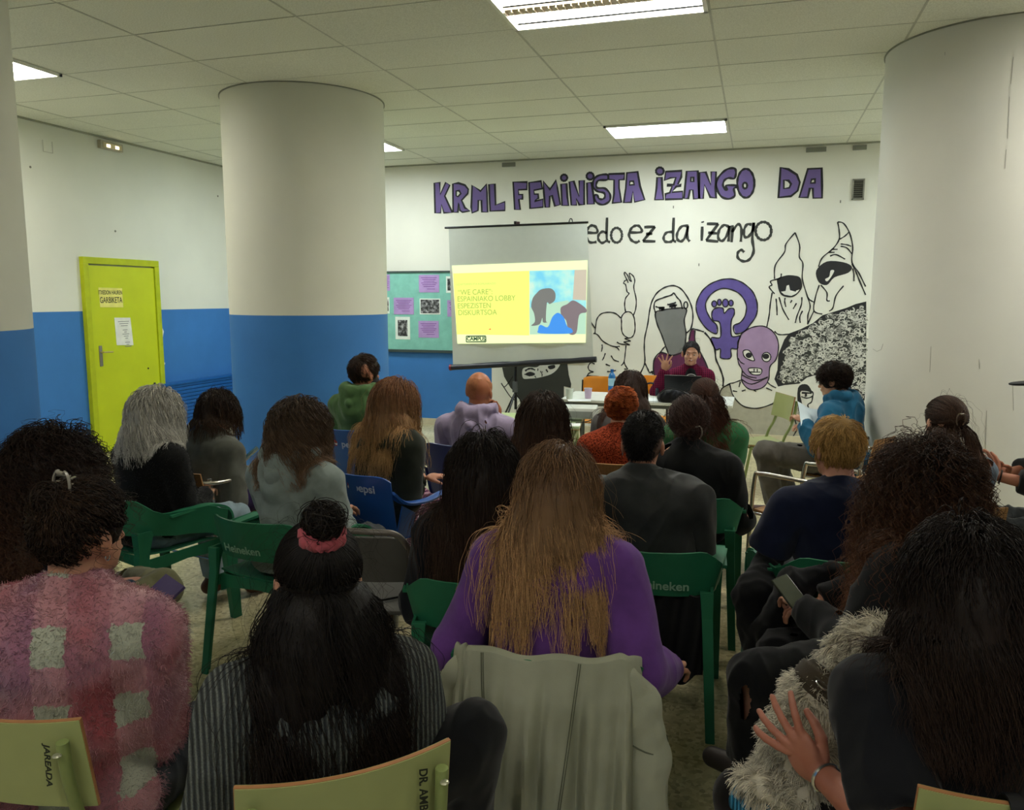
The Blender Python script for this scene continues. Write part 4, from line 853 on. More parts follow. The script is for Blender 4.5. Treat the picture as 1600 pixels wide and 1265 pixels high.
    caps = [(Sh[-1], Sh[1], .085 * g), (N, P + U * Ls * .5, .125 * g), (P + U * Ls * .55 + rx * -.07, P + U * Ls * .55 + rx * .07, .125 * g), (P + U * Ls * .25 + rx * -.06, P + U * Ls * .25 + rx * .06, .13 * g), (Sh[-1], E[-1], .07), (Sh[1], E[1], .07), (N, Hc + Hm @ np.array([0, -.02, -.05]), .066)]
    J = dict(P=P, U=U, N=N, Hc=Hc, Hm=Hm, Sh=Sh, E=E, W=W, K=K, A=A, caps=caps, rng=rng, root=root, hp=hp, rx=rx, ry=ry, F=Field, zs=zs, tl=tl)
    if hair: hair(J)
    if extra: extra(J)
    rz = -R(yaw); c, s_ = math.cos(rz), math.sin(rz)
    root.location = (head_xy[0] - (c * Hc[0] - s_ * Hc[1]), head_xy[1] - (s_ * Hc[0] + c * Hc[1]), 0); root.rotation_euler = (0, 0, rz)
    return root, J

def hair_cap(J, infl=.006, zmin=-.06, fz=.05):
    Hc, Hm = J['Hc'], J['Hm']; F = Field(np.array([-.12, -.14, -.13]), np.array([.12, .12, .15]), .006)
    F.ell(SK_C, SK_R + infl, None, 0); F.ell((0, .125, fz - .085), (.083, .085, .085), None, 0, 'sub')
    for s in (-1, 1): F.ell((s * .088, .012, -.035), (.024, .030, .04), None, 0, 'sub')
    F.half((0, 0, zmin), (0, 0, -1)); V, Q = F.mesh(); n = len(V)
    return ((Hm @ V.T).T + Hc, Q, np.full(n, .3), np.full(n, .1))
def long_hair(L=.5, N=1800, mat=None, rad=.0014, lay=(.004, .03), part=0., amp=.004, freq=9, cl=.5, k=120, flare=.12, back=.25, grav=.4, frizz=.15, under=.015, t1=1, zmin=-.055, up=None, bun=None, ucount=70, steps=30, stiff=.6, mthr=.7, fz=.05, lvar=.25, flyaway=40):
    def f(J):
        rng, Hm, Hc, caps = J['rng'], J['Hm'], J['Hc'], J['caps']
        def D(q):
            sx = np.tanh((q[:, 0] - part) * 60); d = np.stack([sx * .75, np.full(len(q), -.35), .25 - 8 * np.abs(q[:, 0] - part)], 1)
            if up is not None:
                m = q[:, 2] > up; b = np.array(bun) - q; d[m] = b[m]
            return d / np.linalg.norm(d, axis=1, keepdims=True)
        def run(n, scale, lv):
            r = scalp(n, rng, zmin=zmin, fz=fz); ly = rng.uniform(*lay, n) * scale
            parts = []
            if up is not None:
                m = r[:, 2] > up; ru = r[m]; dist = np.linalg.norm(ru - np.array(bun), axis=1)[:, None]
                pu = sim(ru, D(ru), 0, 12, dist * 1.15 / 12, np.full(len(ru), .006) + ly[m] * .25, lambda q: nz_rows(np.array(bun) - q), Hm, Hc, caps, rng, grav=.9, stiff=.5, frizz=.05)
                parts.append(pu); r = r[~m]; ly = ly[~m]
            ds = (L / steps) * (1 - lv * rng.uniform(0, 1, len(r)) ** 2)[:, None]
            p = sim(r, D(r), 0, steps, ds, ly, None, Hm, Hc, caps, rng, grav=grav, stiff=stiff, flare=flare, back=back, frizz=frizz)
            return parts, p
        out = [hair_cap(J, .005, zmin, fz)]; pu, main = run(N, 1, lvar); main = clump(main, k, cl, rng)
        if under:
            _, inn = run(N // 2, .28, lvar); F = mass(inn[:, :int(inn.shape[1] * .58)], mthr, .007); V, Q = F.mesh(); V = relax(V, Q, 2); V = folds(V, Q, .0015, 90, 2, (1, 1, .12)); q = np.clip((Hc[2] + .1 - V[:, 2]) / max(L, .1), 0, 1)
            out.append((V, Q, np.full(len(V), .25) + .1 * wav(V, 80, 1), q * t1 * .9))
        p = curl(main, amp, freq, rng, L); V, Q = tubes(p, rad * rng.uniform(.7, 1.3, len(p))); a, b = attr(p, rng, 0, t1); out.append((V, Q, a, b))
        for q in pu:
            V, Q = tubes(q, rad * .9 * rng.uniform(.7, 1.2, len(q)), .9); a, b = attr(q, rng, 0, .3); out.append((V, Q, a, b))
        if flyaway:
            flyn = flyaway // 2 + 1; r = scalp(flyn, rng, zmin=-.02, fz=fz); p = sim(r, nz_rows(D(r) + r * 7), 0, steps, (L / steps) * rng.uniform(.3, .9, (flyn, 1)), rng.uniform(lay[1] * .6, lay[1] * 1.25, flyn), None, Hm, Hc, caps, rng, grav=.34, stiff=.8, flare=.2, back=back, frizz=.25)
            p = curl(p, amp * 1.5, freq, rng, L); V, Q = tubes(p, rad * .35); a, b = attr(p, rng, 0, t1); out.append((V, Q, a, b))
        o = hair_object('hair', out, mat, J['root']); J['hair'] = o; return o
    return f
def nz_rows(v): return v / np.maximum(np.linalg.norm(v, axis=1, keepdims=True), 1e-9)
def loops(c, r, n, rng, rad, Hm, Hc, flat=.75, m=16, axis=None):
    """a coil of hair: circles wound round a bun"""
    c = Hc + Hm @ np.array(c, float); t = np.linspace(0, 1, m)[None, :, None]; ax = rng.normal(size=(n, 3)) + (0 if axis is None else np.array(axis) * 2.2); ax = nz_rows(ax); u = nz_rows(np.cross(ax, rng.normal(size=(n, 3)))); v = np.cross(ax, u)
    rr = (r * rng.uniform(.55, 1.1, n))[:, None, None]; ang = 6.28 * (t * rng.uniform(.5, 1.0, (n, 1, 1)) + rng.uniform(0, 1, (n, 1, 1)))
    p = c + rr * (u[:, None] * np.cos(ang) + v[:, None] * np.sin(ang)) + rng.normal(size=(n, 1, 3)) * r * .13
    V, Q = tubes(p, rad, .8); a, b = attr(p, rng, .1, .5); return V, Q, a, b
def ball(c, r, Hm, Hc, t=.2):
    F = Field(np.array(c) - np.max(r) * 1.4, np.array(c) + np.max(r) * 1.4, .005); F.ell(c, r, None, 0); V, Q = F.mesh(); V = folds(V, Q, .004, 90, 3); return ((Hm @ V.T).T + Hc, Q, np.full(len(V), .25), np.full(len(V), t))
def updo(mat, bun=(0, -.11, .02), br=.035, N=1400, rad=.0013, loopn=160, lay=(.004, .014), loose=60, looseL=.2, amp=.003, freq=8, zmin=-.06, fz=.05, t1=.4, axis=None, flare=0, ears=True):
    def f(J):
        rng, Hm, Hc, caps = J['rng'], J['Hm'], J['Hc'], J['caps']; b = np.array(bun)
        r = scalp(N, rng, zmin=zmin, fz=fz, ears=ears); dist = np.linalg.norm(r - b, axis=1)[:, None]; D = nz_rows(b - r)
        p = sim(r, D, 0, 14, dist * 1.2 / 14, rng.uniform(*lay, N), lambda q: nz_rows(b - q), Hm, Hc, [], rng, grav=.9, stiff=.45, frizz=.12, flare=flare)
        p = curl(clump(p, 90, .4, rng), amp, freq, rng, .2); V, Q = tubes(p, rad, .9); a, tt = attr(p, rng, 0, t1)
        out = [hair_cap(J, .003, zmin, fz), (V, Q, a, tt), ball(bun, np.full(3, br * .8), Hm, Hc), loops(bun, br, loopn, rng, rad, Hm, Hc, axis=axis)]
        if loose:
            r = scalp(loose, rng, zmin=-.07, fz=fz); p = sim(r, nz_rows(np.stack([r[:, 0] * 8, r[:, 1] * 4, -np.ones(loose) * .3], 1)), 0, 16, (looseL / 16) * rng.uniform(.3, 1, (loose, 1)), rng.uniform(.008, .03, loose), None, Hm, Hc, caps, rng, grav=.3, stiff=.8, frizz=.5, flare=.3)
            p = curl(p, amp * 2.2, freq * 1.2, rng, looseL); V, Q = tubes(p, rad * .7); a, tt = attr(p, rng, 0, t1); out.append((V, Q, a, tt))
        J['hair'] = hair_object('hair', out, mat, J['root'])
    return f
def short_hair(mat, L=.045, N=1500, rad=.0014, lift=.5, comb=(0, .4, -.6), crown=(0, -.06, .1), amp=.002, freq=20, zmin=-.05, fz=.055, cl=.5, var=.4, cap=.008, region=None, sides=1.0, k=90, ears=True, frizz=.25):
    def f(J):
        rng, Hm, Hc = J['rng'], J['Hm'], J['Hc']; cw = np.array(crown)
        r = scalp(N, rng, zmin=zmin, fz=fz, ears=ears)
        if region is not None: r = r[region(r)]
        n = len(r); nr = nz_rows((r - SK_C) / SK_R ** 2); out_ = nz_rows(r - cw); D = out_ + np.array(comb); D = D - nr * (D * nr).sum(1)[:, None]; D = nz_rows(D) + nr * lift; D = nz_rows(D)
        ln = L * (1 - var * rng.uniform(0, 1, n)) * np.clip(sides + (1 - sides) * (r[:, 2] - .01) / .06, sides, 1)
        def st(q):
            e = nz_rows((q - SK_C) / SK_R ** 2); d = nz_rows(q - cw) + np.array(comb); return nz_rows(d - e * (d * e).sum(1)[:, None])
        p = sim(r, D, 0, 8, (ln / 8)[:, None], np.full(n, .004) + rng.uniform(0, .006, n), st, Hm, Hc, [], rng, grav=.35, stiff=.8, frizz=frizz)
        p = curl(clump(p, k, cl, rng, .1), amp, freq, rng, L); V, Q = tubes(p, rad); a, t = attr(p, rng, 0, 1)
        J['hair'] = hair_object('hair', [hair_cap(J, cap, zmin, fz), (V, Q, a, t)] if cap else [(V, Q, a, t)], mat, J['root'])
    return f
def fade_cut(mat, stubble):
    """short hair: dark top running down the nape, shaved sides"""
    def f(J):
        Hc, Hm, rng = J['Hc'], J['Hm'], J['rng']
        F = Field(np.array([-.12, -.14, -.13]), np.array([.12, .12, .15]), .004); F.ell(SK_C, SK_R + .0045, None, 0); F.ell((0, .13, -.04), (.083, .085, .085), None, 0, 'sub'); F.half((0, 0, -.075), (0, 0, -1))
        for s in (-1, 1): F.ell((s * .088, .012, -.035), (.022, .028, .045), None, 0, 'sub')
        V, Q = F.mesh(); mesh_np('shaved_sides', (Hm @ V.T).T + Hc, Q, stubble, J['root'])
        F = Field(np.array([-.12, -.14, -.13]), np.array([.12, .12, .16]), .004); F.ell(SK_C + np.array([0, 0, .004]), SK_R + np.array([.004, .009, .018]), None, 0); F.ell((0, .135, -.02), (.083, .085, .085), None, 0, 'sub'); F.half((0, 0, -.062), (0, 0, -1))
        for s in (-1, 1): F.ell((s * .112, .0, -.035), (.070, .15, .082), None, 0, 'sub')
        V, Q = F.mesh(); N = vnormals(V, Q); out = [((Hm @ V.T).T + Hc, Q, np.full(len(V), .4), np.full(len(V), .2))]
        ii = rng.randint(0, len(V), 4200); d = N[ii] + np.array([0, -.2, -.35]) + rng.normal(size=(4200, 3)) * .35; d = nz_rows(d); p0 = V[ii]; p = np.stack([p0, p0 + d * .006, p0 + d * .011 + np.array([0, 0, -.003])], 1)
        p = (p.reshape(-1, 3) @ Hm.T + Hc).reshape(p.shape); V, Q = tubes(p, .0011, .5); a, t = attr(p, rng); out.append((V, Q, a, t)); J['hair'] = hair_object('hair', out, mat, J['root'])
    return f
# ---------------------------------------------------------------- chairs (local: x right, y forward, z up; origin on the floor under the seat)
def tub_band(zt, zb, hw=.235, yb=-.235, yf=.2, th=.007, bulge=.045, n=40, zf=None):
    """back panel flowing round into both armrests: one band along a U"""
    G = []
    for i in range(n + 1):
        t = i / n * 2 - 1; a = abs(t); s = 1 if t > 0 else -1
        if a < .5:
            u = a / .5; x = s * hw * math.sin(u * math.pi / 2) ** .9 if u else 0; y = yb - bulge * (1 - u * u) + .05 * u ** 3
            x = s * hw * u
        else:
            u = (a - .5) / .5; x = s * (hw + .035 * math.sin(u * math.pi * .5)); y = yb + .05 + (yf - yb - .05) * u
        T, B = zt(a), zb(a); G.append([(x + s * (.03 * v if a > .5 else .03 * v * a * 2), y - .05 * v * (1 - min(a * 1.6, 1)), B + (T - B) * v) for v in [j / 8 for j in range(9)]])
    return MB().slab(G, th)
def lerp(xs):
    def f(a):
        for (x0, y0), (x1, y1) in zip(xs, xs[1:]):
            if a <= x1: u = (a - x0) / (x1 - x0); u = u * u * (3 - 2 * u); return y0 + (y1 - y0) * u
        return xs[-1][1]
    return f
def bowl_seat(mat, root, z=.43, w=.225, y0=-.21, y1=.24, th=.008):
    G = [[(-w + 2 * w * i / 14, y0 + (y1 - y0) * j / 12, z + .018 * (abs(i / 7 - 1)) ** 2.5 - (.035 * max(0, (j - 9) / 3) ** 2) + .012 * max(0, (3 - j) / 3)) for j in range(13)] for i in range(15)]
    return MB().slab(G, th).build('seat', mat, root, sm=True)
def fin_leg(mat, root, top, bot, w0=.075, w1=.05, d0=.05, d1=.035):
    a, b = Vector(top), Vector(bot); m = MB(); vs = []
    s = 1 if a.x > 0 else -1
    for p, w_, d_ in ((a, w0 * 1.5, d0), (a.lerp(b, .18), w0 * .95, d0 * .85), (b, w1, d1)):
        # angle-shaped plastic leg
        vs.append([(p.x + s * dx * d_, p.y + dy * w_, p.z) for dx, dy in ((-.5, -.5), (.5, -.5), (.5, .5), (.28, .5), (.28, -.26), (-.5, -.26))])
    V = [v for r in vs for v in r]; F = []
    for i in range(2):
        for k in range(6): F.append((i * 6 + k, i * 6 + (k + 1) % 6, i * 6 + 6 + (k + 1) % 6, i * 6 + 6 + k))
    F += [tuple(range(6)), tuple(range(12, 18))[::-1]]
    return m.add(V, F).build('leg', mat, root, sm=False, bevel=.003)
def green_chair(label, loc, yaw, logo=True, group=None, mt=None, tx=-.02):
    c = thing('plastic_armchair', label, 'chair', (*loc, 0), -R(yaw), group); g = mt or plain('resin_green', '22694a', .5, .35, var=.06)
    bowl_seat(g, c)
    b = tub_band(lerp([(0, .735), (.36, .73), (.58, .65), (.85, .645), (1, .60)]), lerp([(0, .555), (.45, .55), (.7, .52), (.86, .50), (1, .44)])).build('backrest', g, c)
    for s in (-1, 1):
        arm = MB(); G = [[(s * (.262 + .03 * u2), y, z) for u2 in (-1, -.4, .4, 1)] for y, z in cr([(-.12, .632), (0, .638), (.12, .635), (.2, .61), (.235, .565), (.24, .50)], 4)]
        arm.slab(G, .012).build('armrest', g, c)
        G = [[(s * (.205 + .012 * j), y + .0, z) for j in range(2)] for y, z in [(-.215, .60), (-.21, .50), (-.2, .43)]]
        fin_leg(g, c, (s * .262, .215, .52), (s * .272, .245, 0)); fin_leg(g, c, (s * .215, -.225, .575), (s * .245, -.30, 0), w0=.06, w1=.05)
        ap = MB(); ap.prism([(-.22, .435), (.22, .435), (.235, .39), (.12, .375), (.0, .385), (-.12, .375), (-.23, .39)], 0, .008, lambda x, y, z, s=s: (s * (.225 + z), x, y)); ap.build('side_apron', g, c, sm=False)
    ra = MB(); ra.prism([(-.22, .44), (.22, .44), (.225, .36), (.16, .385), (0, .395), (-.16, .385), (-.225, .36)], 0, .008, lambda x, y, z: (x, -.212 - z, y)); ra.build('rear_apron', g, c, sm=False)
    if logo:
        text('logo', 'Heineken', .052, plain('logo_pale_green', '86ad94', .5), c, (tx, -.2965, .598), (R(104), 0, 0), .0004, sx=1.0, bold=.0010, curve=.72)
    return c
def blue_chair(label, loc, yaw, col='1d4f9c', logo=True, tall=0.0, big=1.0, group=None):
    c = thing('plastic_armchair', label, 'chair', (*loc, 0), -R(yaw), group); g = plain('resin_blue_' + col, col, .35, .5, var=.06); al = plain('leg_aluminium', '9a9a96', .35, .5, .7)
    bowl_seat(g, c, .425, .215, -.2, .24)
    G = []
    for i in range(21):
        u = i / 10 - 1; top = .80 + tall - .035 * (abs(u) ** 6) - .012 * (1 - u * u)
        G.append([(u * (.205 + .02 * v), -.19 - .045 * (1 - u * u) - .075 * v, .44 + (top - .44) * v) for v in [j / 12 for j in range(13)]])
    MB().slab(G, .008).build('backrest', g, c)
    for s in (-1, 1):
        P = cr([(s * .215, -.245, .70), (s * .25, -.19, .645), (s * .275, -.05, .63), (s * .28, .10, .645), (s * .278, .19, .635), (s * .272, .225, .58), (s * .262, .20, .50), (s * .235, .13, .44)], 5)
        n_ = len(P); G = [[(p[0] + s * k * .022 * (1 if i < n_ * .6 else .6), p[1], p[2] + (.008 if abs(k) < .5 else 0)) for k in (-1, -.3, .3, 1)] for i, p in enumerate(P)]
        MB().slab(G, .014).build('armrest', g, c)
        # side web between seat and arm at the back
        G = [[(s * (.205 + .05 * (a / 6)), -.215 + .13 * b / 6 * (1 - a / 6 * .2), .44 + (.20 - .06 * b / 6) * a / 6) for b in range(7)] for a in range(7)]
        MB().slab(G, .008).build('side_panel', g, c)
        MB().tube([(s * .18, .17, .42), (s * .225, .215, 0)], .0135, 10).build('leg', al, c); MB().tube([(s * .17, -.16, .42), (s * .215, -.235, 0)], .0135, 10).build('leg', al, c)
    if logo:
        o = MB(); o.lathe([(.0001, 0), (.022, 0), (.022, .0008), (.0001, .0008)], n=24); d = o.build('logo_disc', plain('logo_red', 'a8323a', .4), c, sm=False); d.location = (-.040, -.2955, .728); d.rotation_euler = (R(101.8), 0, R(-18))
        w_ = MB(); w_.prism([(-.021, -.003), (-.008, .001), (.008, -.004), (.021, .003), (.02, -.012), (.006, -.013), (-.01, -.006), (-.02, -.01)], .0009, .0015); e = w_.build('logo_wave', plain('logo_white', 'd8dce4', .4), d, sm=False)
        text('logo', 'pepsi', .062, plain('logo_pale', 'b4c4e2', .5), c, (.078, -.300, .722), (R(101.8), 0, 0), .0006, sx=1.1, bold=.001, curve=.9)
    return c
def school_chair(label, loc, yaw, txt=None, back=.83, col='99a069', group=None, dirty=False):
    c = thing('school_chair', label, 'chair', (*loc, 0), -R(yaw), group); g = plain('laminate_green', col, .35, .4, var=.08, scale=6); ed = plain('ply_edge', 'a5744c', .55); tb = plain('tube_green', '7d8a52', .4, .4)
    G = [[(-.2 + .4 * i / 10, -.19 + .40 * j / 10, .435 - .018 * math.sin(j / 10 * math.pi) + .006 * abs(i / 5 - 1) ** 2 - .02 * max(0, (j - 8) / 2) ** 2) for j in range(11)] for i in range(11)]
    MB().slab(G, .006).build('seat', g, c); MB().slab([[(p[0], p[1], p[2] - .0058) for p in r] for r in G], .005).build('seat_edge', ed, c)
    def bk(o, sc): return [[(u * .195 * sc, -.235 + .028 * u * u - .035 * v + o, back - .20 + (.20 + .008 * abs(u) ** 2) * v) for v in [j / 6 for j in range(7)]] for u in [i / 7 - 1 for i in range(15)]]
    MB().slab(bk(0, 1), .012).build('backrest', g, c); MB().slab([[(p[0] * 1.008, p[1], (p[2] - back + .1) * 1.012 + back - .1) for p in r] for r in bk(0, 1)], .008).build('backrest_edge', ed, c)
    for s in (-1, 1):
        MB().tube(cr([(s * .172, -.268, back - .03), (s * .172, -.258, back - .12), (s * .172, -.228, back - .24), (s * .172, -.18, .5), (s * .172, -.15, .425), (s * .172, -.10, .41), (s * .172, .13, .41)], 5), .0125, 10).build('side_tube', tb, c)
        MB().tube([(s * .178, .12, .41), (s * .2, .20, 0)], .012, 10).build('leg', tb, c); MB().tube([(s * .178, -.07, .41), (s * .2, -.24, 0)], .012, 10).build('leg', tb, c)
        MB().lathe([(.0001, .004), (.007, .003), (.009, 0)], n=12).build('rivet', plain('rivet', 'b8b8a0', .3, .5, .6), c).location = (s * .172, -.284, back - .05)
    MB().tube([(-.178, .10, .385), (.178, .10, .385)], .009, 8).build('stretcher', tb, c); MB().tube([(-.178, -.09, .385), (.178, -.09, .385)], .009, 8).build('stretcher', tb, c)
    if txt: text('marker_writing', txt, .022, plain('marker_ink', '23281c', .6), c, (.135, -.2685, back - .085), (R(98), R(90), R(0)), .0003, 'CENTER', 1.0, .0006)
    return c
def folding_chair(label, loc, yaw):
    c = thing('folding_chair', label, 'chair', (*loc, 0), -R(yaw)); g = plain('fold_plastic', '4c4b48', .5, .35); tb = plain('fold_tube', '6d6862', .4, .4, .4)
    G = [[(u * (.20 - .02 * v), -.19 + .43 * v, .44 - .012 * (1 - u * u) - .03 * max(0, v - .8)) for v in [j / 10 for j in range(11)]] for u in [i / 6 - 1 for i in range(13)]]
    MB().slab(G, .018).build('seat', g, c, bevel=.004)
    G = [[(u * .20, -.27 - .03 * (1 - u * u) - .05 * v, .60 + .19 * v - .05 * (1 - v) * 0 - .02 * abs(u) ** 8 * v) for v in [j / 6 for j in range(7)]] for u in [i / 7 - 1 for i in range(15)]]
    MB().slab(G, .012).build('backrest', g, c)
    MB().tube(cr([(-.215, .27, .012), (-.215, -.06, .40), (-.213, -.20, .58), (-.205, -.30, .73), (-.165, -.335, .80), (-.08, -.355, .812), (.08, -.355, .812), (.165, -.335, .80), (.205, -.30, .73), (.213, -.20, .58), (.215, -.06, .40), (.215, .27, .012)], 5), .012, 10).build('front_frame', tb, c)
    for s in (-1, 1): MB().tube(cr([(s * .19, .13, .43), (s * .19, .02, .32), (s * .195, -.27, .012)], 4), .011, 8).build('leg', tb, c)
    MB().tube([(-.215, .22, .075), (.215, .22, .075)], .009, 8).build('stretcher', tb, c); MB().tube([(-.195, -.2, .09), (.195, -.2, .09)], .009, 8).build('stretcher', tb, c)
    return c
def weave_mat(name, col, col2, sc=70):
    t = NT(name); v = t.coords(); w1 = t.n('TexWave', bands_direction='X'); w1.inputs['Scale'].default_value = sc; w2 = t.n('TexWave', bands_direction='Z'); w2.inputs['Scale'].default_value = sc; t.l(v, w1.inputs[0]); t.l(v, w2.inputs[0])
    m = t.n('Math', operation='MULTIPLY'); t.l(w1.outputs['Fac'], m.inputs[0]); t.l(w2.outputs['Fac'], m.inputs[1]); t.base(t.ramp(m.outputs[0], [(.1, srgb(col2)), (.6, srgb(col))]), .55); t.bump(m.outputs[0], .4, .003); return t.m
RAT = weave_mat('rattan', 'b48a58', '7a5630')
def bistro_chair(label, loc, yaw, back=.74, group=None):
    c = thing('bistro_armchair', label, 'chair', (*loc, 0), -R(yaw), group); al = plain('bistro_aluminium', 'c2bfb4', .25, .5, .85)
    G = [[(-.21 + .42 * i / 8, -.2 + .42 * j / 8, .435 - .012 * math.sin(j / 8 * math.pi)) for j in range(9)] for i in range(9)]; MB().slab(G, .012).build('seat', RAT, c)
    G = [[(u * .21, -.205 - .035 * (1 - u * u) - .05 * v, .50 + (back - .50) * v) for v in [j / 6 for j in range(7)]] for u in [i / 6 - 1 for i in range(13)]]; MB().slab(G, .01).build('backrest', RAT, c)
    for s in (-1, 1):
        MB().tube(cr([(s * .235, .235, .0), (s * .238, .225, .3), (s * .24, .20, .63), (s * .24, .16, .665), (s * .235, .0, .672), (s * .225, -.16, .675), (s * .17, -.235, .68), (s * .08, -.268, .682), (0, -.275, .682)], 5), .0125, 10).build('arm_tube', al, c)
        MB().tube(cr([(s * .2, -.19, .70), (s * .2, -.17, .45), (s * .215, -.24, .0)], 5), .0125, 10).build('leg', al, c)
        MB().tube([(s * .21, -.2, .425), (s * .232, .215, .42)], .009, 8).build('seat_rail', al, c)
    MB().tube(cr([(-.232, .21, .42), (-.1, .225, .41), (.1, .225, .41), (.232, .21, .42)], 4), .009, 8).build('seat_rail', al, c); MB().tube([(-.225, -.2, .25), (.225, -.2, .25)], .008, 8).build('stretcher', al, c)
    return c
def orange_chair(label, loc, yaw):
    c = thing('orange_chair', label, 'chair', (*loc, 0), -R(yaw)); g = plain('orange_laminate', 'd98a1e', .35, .4, var=.08, scale=5); tb = plain('chair_black', '1c1b1a', .4)
    G = [[(-.2 + .4 * i / 8, -.19 + .40 * j / 8, .435 - .015 * math.sin(j / 8 * math.pi)) for j in range(9)] for i in range(9)]; MB().slab(G, .011).build('seat', g, c, bevel=.003)
    G = [[(u * (.205), -.235 + .04 * u * u - .03 * v, .62 + (.24 - .02 * abs(u) ** 6) * v) for v in [j / 6 for j in range(7)]] for u in [i / 7 - 1 for i in range(15)]]; MB().slab(G, .011).build('backrest', g, c, bevel=.003)
    for s in (-1, 1):
        MB().tube(cr([(s * .212, -.235, .82), (s * .21, -.2, .6), (s * .205, -.15, .43), (s * .2, .12, .42), (s * .21, .2, .0)], 5), .0115, 10).build('side_tube', tb, c); MB().tube([(s * .2, -.08, .42), (s * .21, -.23, 0)], .0115, 10).build('leg', tb, c)
    return c
# ---------------------------------------------------------------- the audience
def wp(x, y, d):
    """a point of the room d metres in front of the lens plane"""
    v = _ray(x, y) * d; return (v.x, v.y, EYE + v.z)
def seat_of(root, dy=.06, dx=0.):
    a = root.rotation_euler.z; return (root.location.x - math.sin(a) * dy + math.cos(a) * dx, root.location.y + math.cos(a) * dy + math.sin(a) * dx)
def W(x, y, d): return ('w', wp(x, y, d))
BLK = hair_mat('hair_black', '110e0c', '241b16'); DBR = hair_mat('hair_dark_brown', '1c130e', '44301f'); BRN = hair_mat('hair_brown', '2c1d14', '6e4c30'); AUB = hair_mat('hair_auburn', '6e4630', 'c09a66')
HON = hair_mat('hair_honey', '5a412e', 'cda272'); GRYH = hair_mat('hair_grey', 'a5a298', 'cfccc2'); CUR = hair_mat('hair_curly_dark', '17100d', '4c3122'); RED = hair_mat('hair_copper', '7a3218', 'c8703c'); BLD = hair_mat('hair_blond', '8a6a38', 'c29a5c'); CHE = hair_mat('hair_chestnut', '2a1a14', '6b4434'); SHD = hair_mat('hair_shoulder_dark', '17110e', '33251d')
JEAN = dict(mat=cloth('trousers_dark', '24262b')); 
def plaid_mat():
    t = NT('tartan_cloth'); v = t.coords(); outs = []
    for d, sc in (('X', 24), ('Z', 24)):
        w_ = t.n('TexWave', bands_direction=d); w_.inputs['Scale'].default_value = sc; t.l(v, w_.inputs[0]); outs.append(t.ramp(w_.outputs['Fac'], [(.0, (.05, .03, .08)), (.45, (.16, .05, .09)), (.55, (.3, .08, .12)), (.92, (.3, .08, .12)), (.96, (.7, .65, .7))]))
    w_ = t.n('TexWave', bands_direction='Y'); w_.inputs['Scale'].default_value = 24; t.l(v, w_.inputs[0]); y = t.ramp(w_.outputs['Fac'], [(0, (.7, .7, .8)), (.5, (1, 1, 1)), (.95, (1.6, 1.5, 1.6))])
    t.base(t.mix(1, t.mix(.5, outs[0], outs[1]), y, 'MULTIPLY'), .9, .1); return t.m
def check_mat():
    """soft pink mohair with mint-grey squares"""
    t = NT('pink_mohair'); tc = t.n('TexCoord'); nz1 = t.n('TexNoise'); nz1.inputs['Scale'].default_value = 60; nz1.inputs['Detail'].default_value = 4; t.l(tc.outputs['Object'], nz1.inputs['Vector'])
    ad = t.n('VectorMath', operation='MULTIPLY_ADD'); ad.inputs[1].default_value = (.03, .03, .03); t.l(nz1.outputs['Color'], ad.inputs[0]); t.l(tc.outputs['Object'], ad.inputs[2]); s = t.n('SeparateXYZ'); t.l(ad.outputs[0], s.inputs[0])
    def stripe(sock, freq, off, th):
        a = t.n('Math', operation='MULTIPLY_ADD'); a.inputs[1].default_value = freq; a.inputs[2].default_value = off; t.l(sock, a.inputs[0]); f = t.n('Math', operation='FRACT'); t.l(a.outputs[0], f.inputs[0]); g_ = t.n('Math', operation='LESS_THAN'); g_.inputs[1].default_value = th; t.l(f.outputs[0], g_.inputs[0]); return g_.outputs[0]
    z1 = stripe(s.outputs[2], 6.2, .35, .46)
    mx = t.n('Math', operation='ADD'); t.l(s.outputs[0], mx.inputs[0]); sc_ = t.n('Math', operation='MULTIPLY'); sc_.inputs[1].default_value = .55; t.l(s.outputs[1], sc_.inputs[0]); t.l(sc_.outputs[0], mx.inputs[1])
    x1 = stripe(mx.outputs[0], 5.6, .1, .44); m = t.n('Math', operation='MULTIPLY'); t.l(z1, m.inputs[0]); t.l(x1, m.inputs[1])
    pk = t.ramp(t.noise(tc.outputs['Object'], 5.5, 2), [(.35, srgb('964a50')), (.5, srgb('a06a72')), (.65, srgb('8d5e72'))]); mt_ = t.mix(.5, pk, srgb('b98a8c')); t.base(t.mix(m.outputs[0], t.mix(x1, pk, mt_), srgb('a3a593')), .95, .1)
    t.b.inputs['Sheen Weight'].default_value = .4; t.bump(t.noise(tc.outputs['Object'], 300, 3), .6, .003); return t.m
def rib_mat():
    t = NT('ribbed_knit'); tc = t.n('TexCoord'); v = tc.outputs['Object']; g_ = t.n('TexWave', bands_direction='X'); g_.inputs['Scale'].default_value = 29; g_.inputs['Distortion'].default_value = .9; g_.inputs['Detail'].default_value = 2; t.l(v, g_.inputs[0])
    a = t.ramp(g_.outputs['Fac'], [(.15, srgb('3a3d3d')), (.6, srgb('565a58')), (1, srgb('6c706b'))]); b = t.ramp(t.noise(v, 260, 3, .7), [(.3, (.6, .6, .6)), (.7, (1.2, 1.2, 1.2))]); t.base(t.mix(1, a, b, 'MULTIPLY'), .95, .1); t.bump(g_.outputs['Fac'], .9, .006); return t.m
def boucle_mat():
    t = NT('rust_boucle'); v = t.coords(); t.base(t.ramp(t.noise(v, 120, 3, .7), [(.4, srgb('4a170e')), (.6, srgb('a8492c'))]), .95, .1); t.bump(t.noise(v, 140, 3), 1, .006); return t.m
P = {}
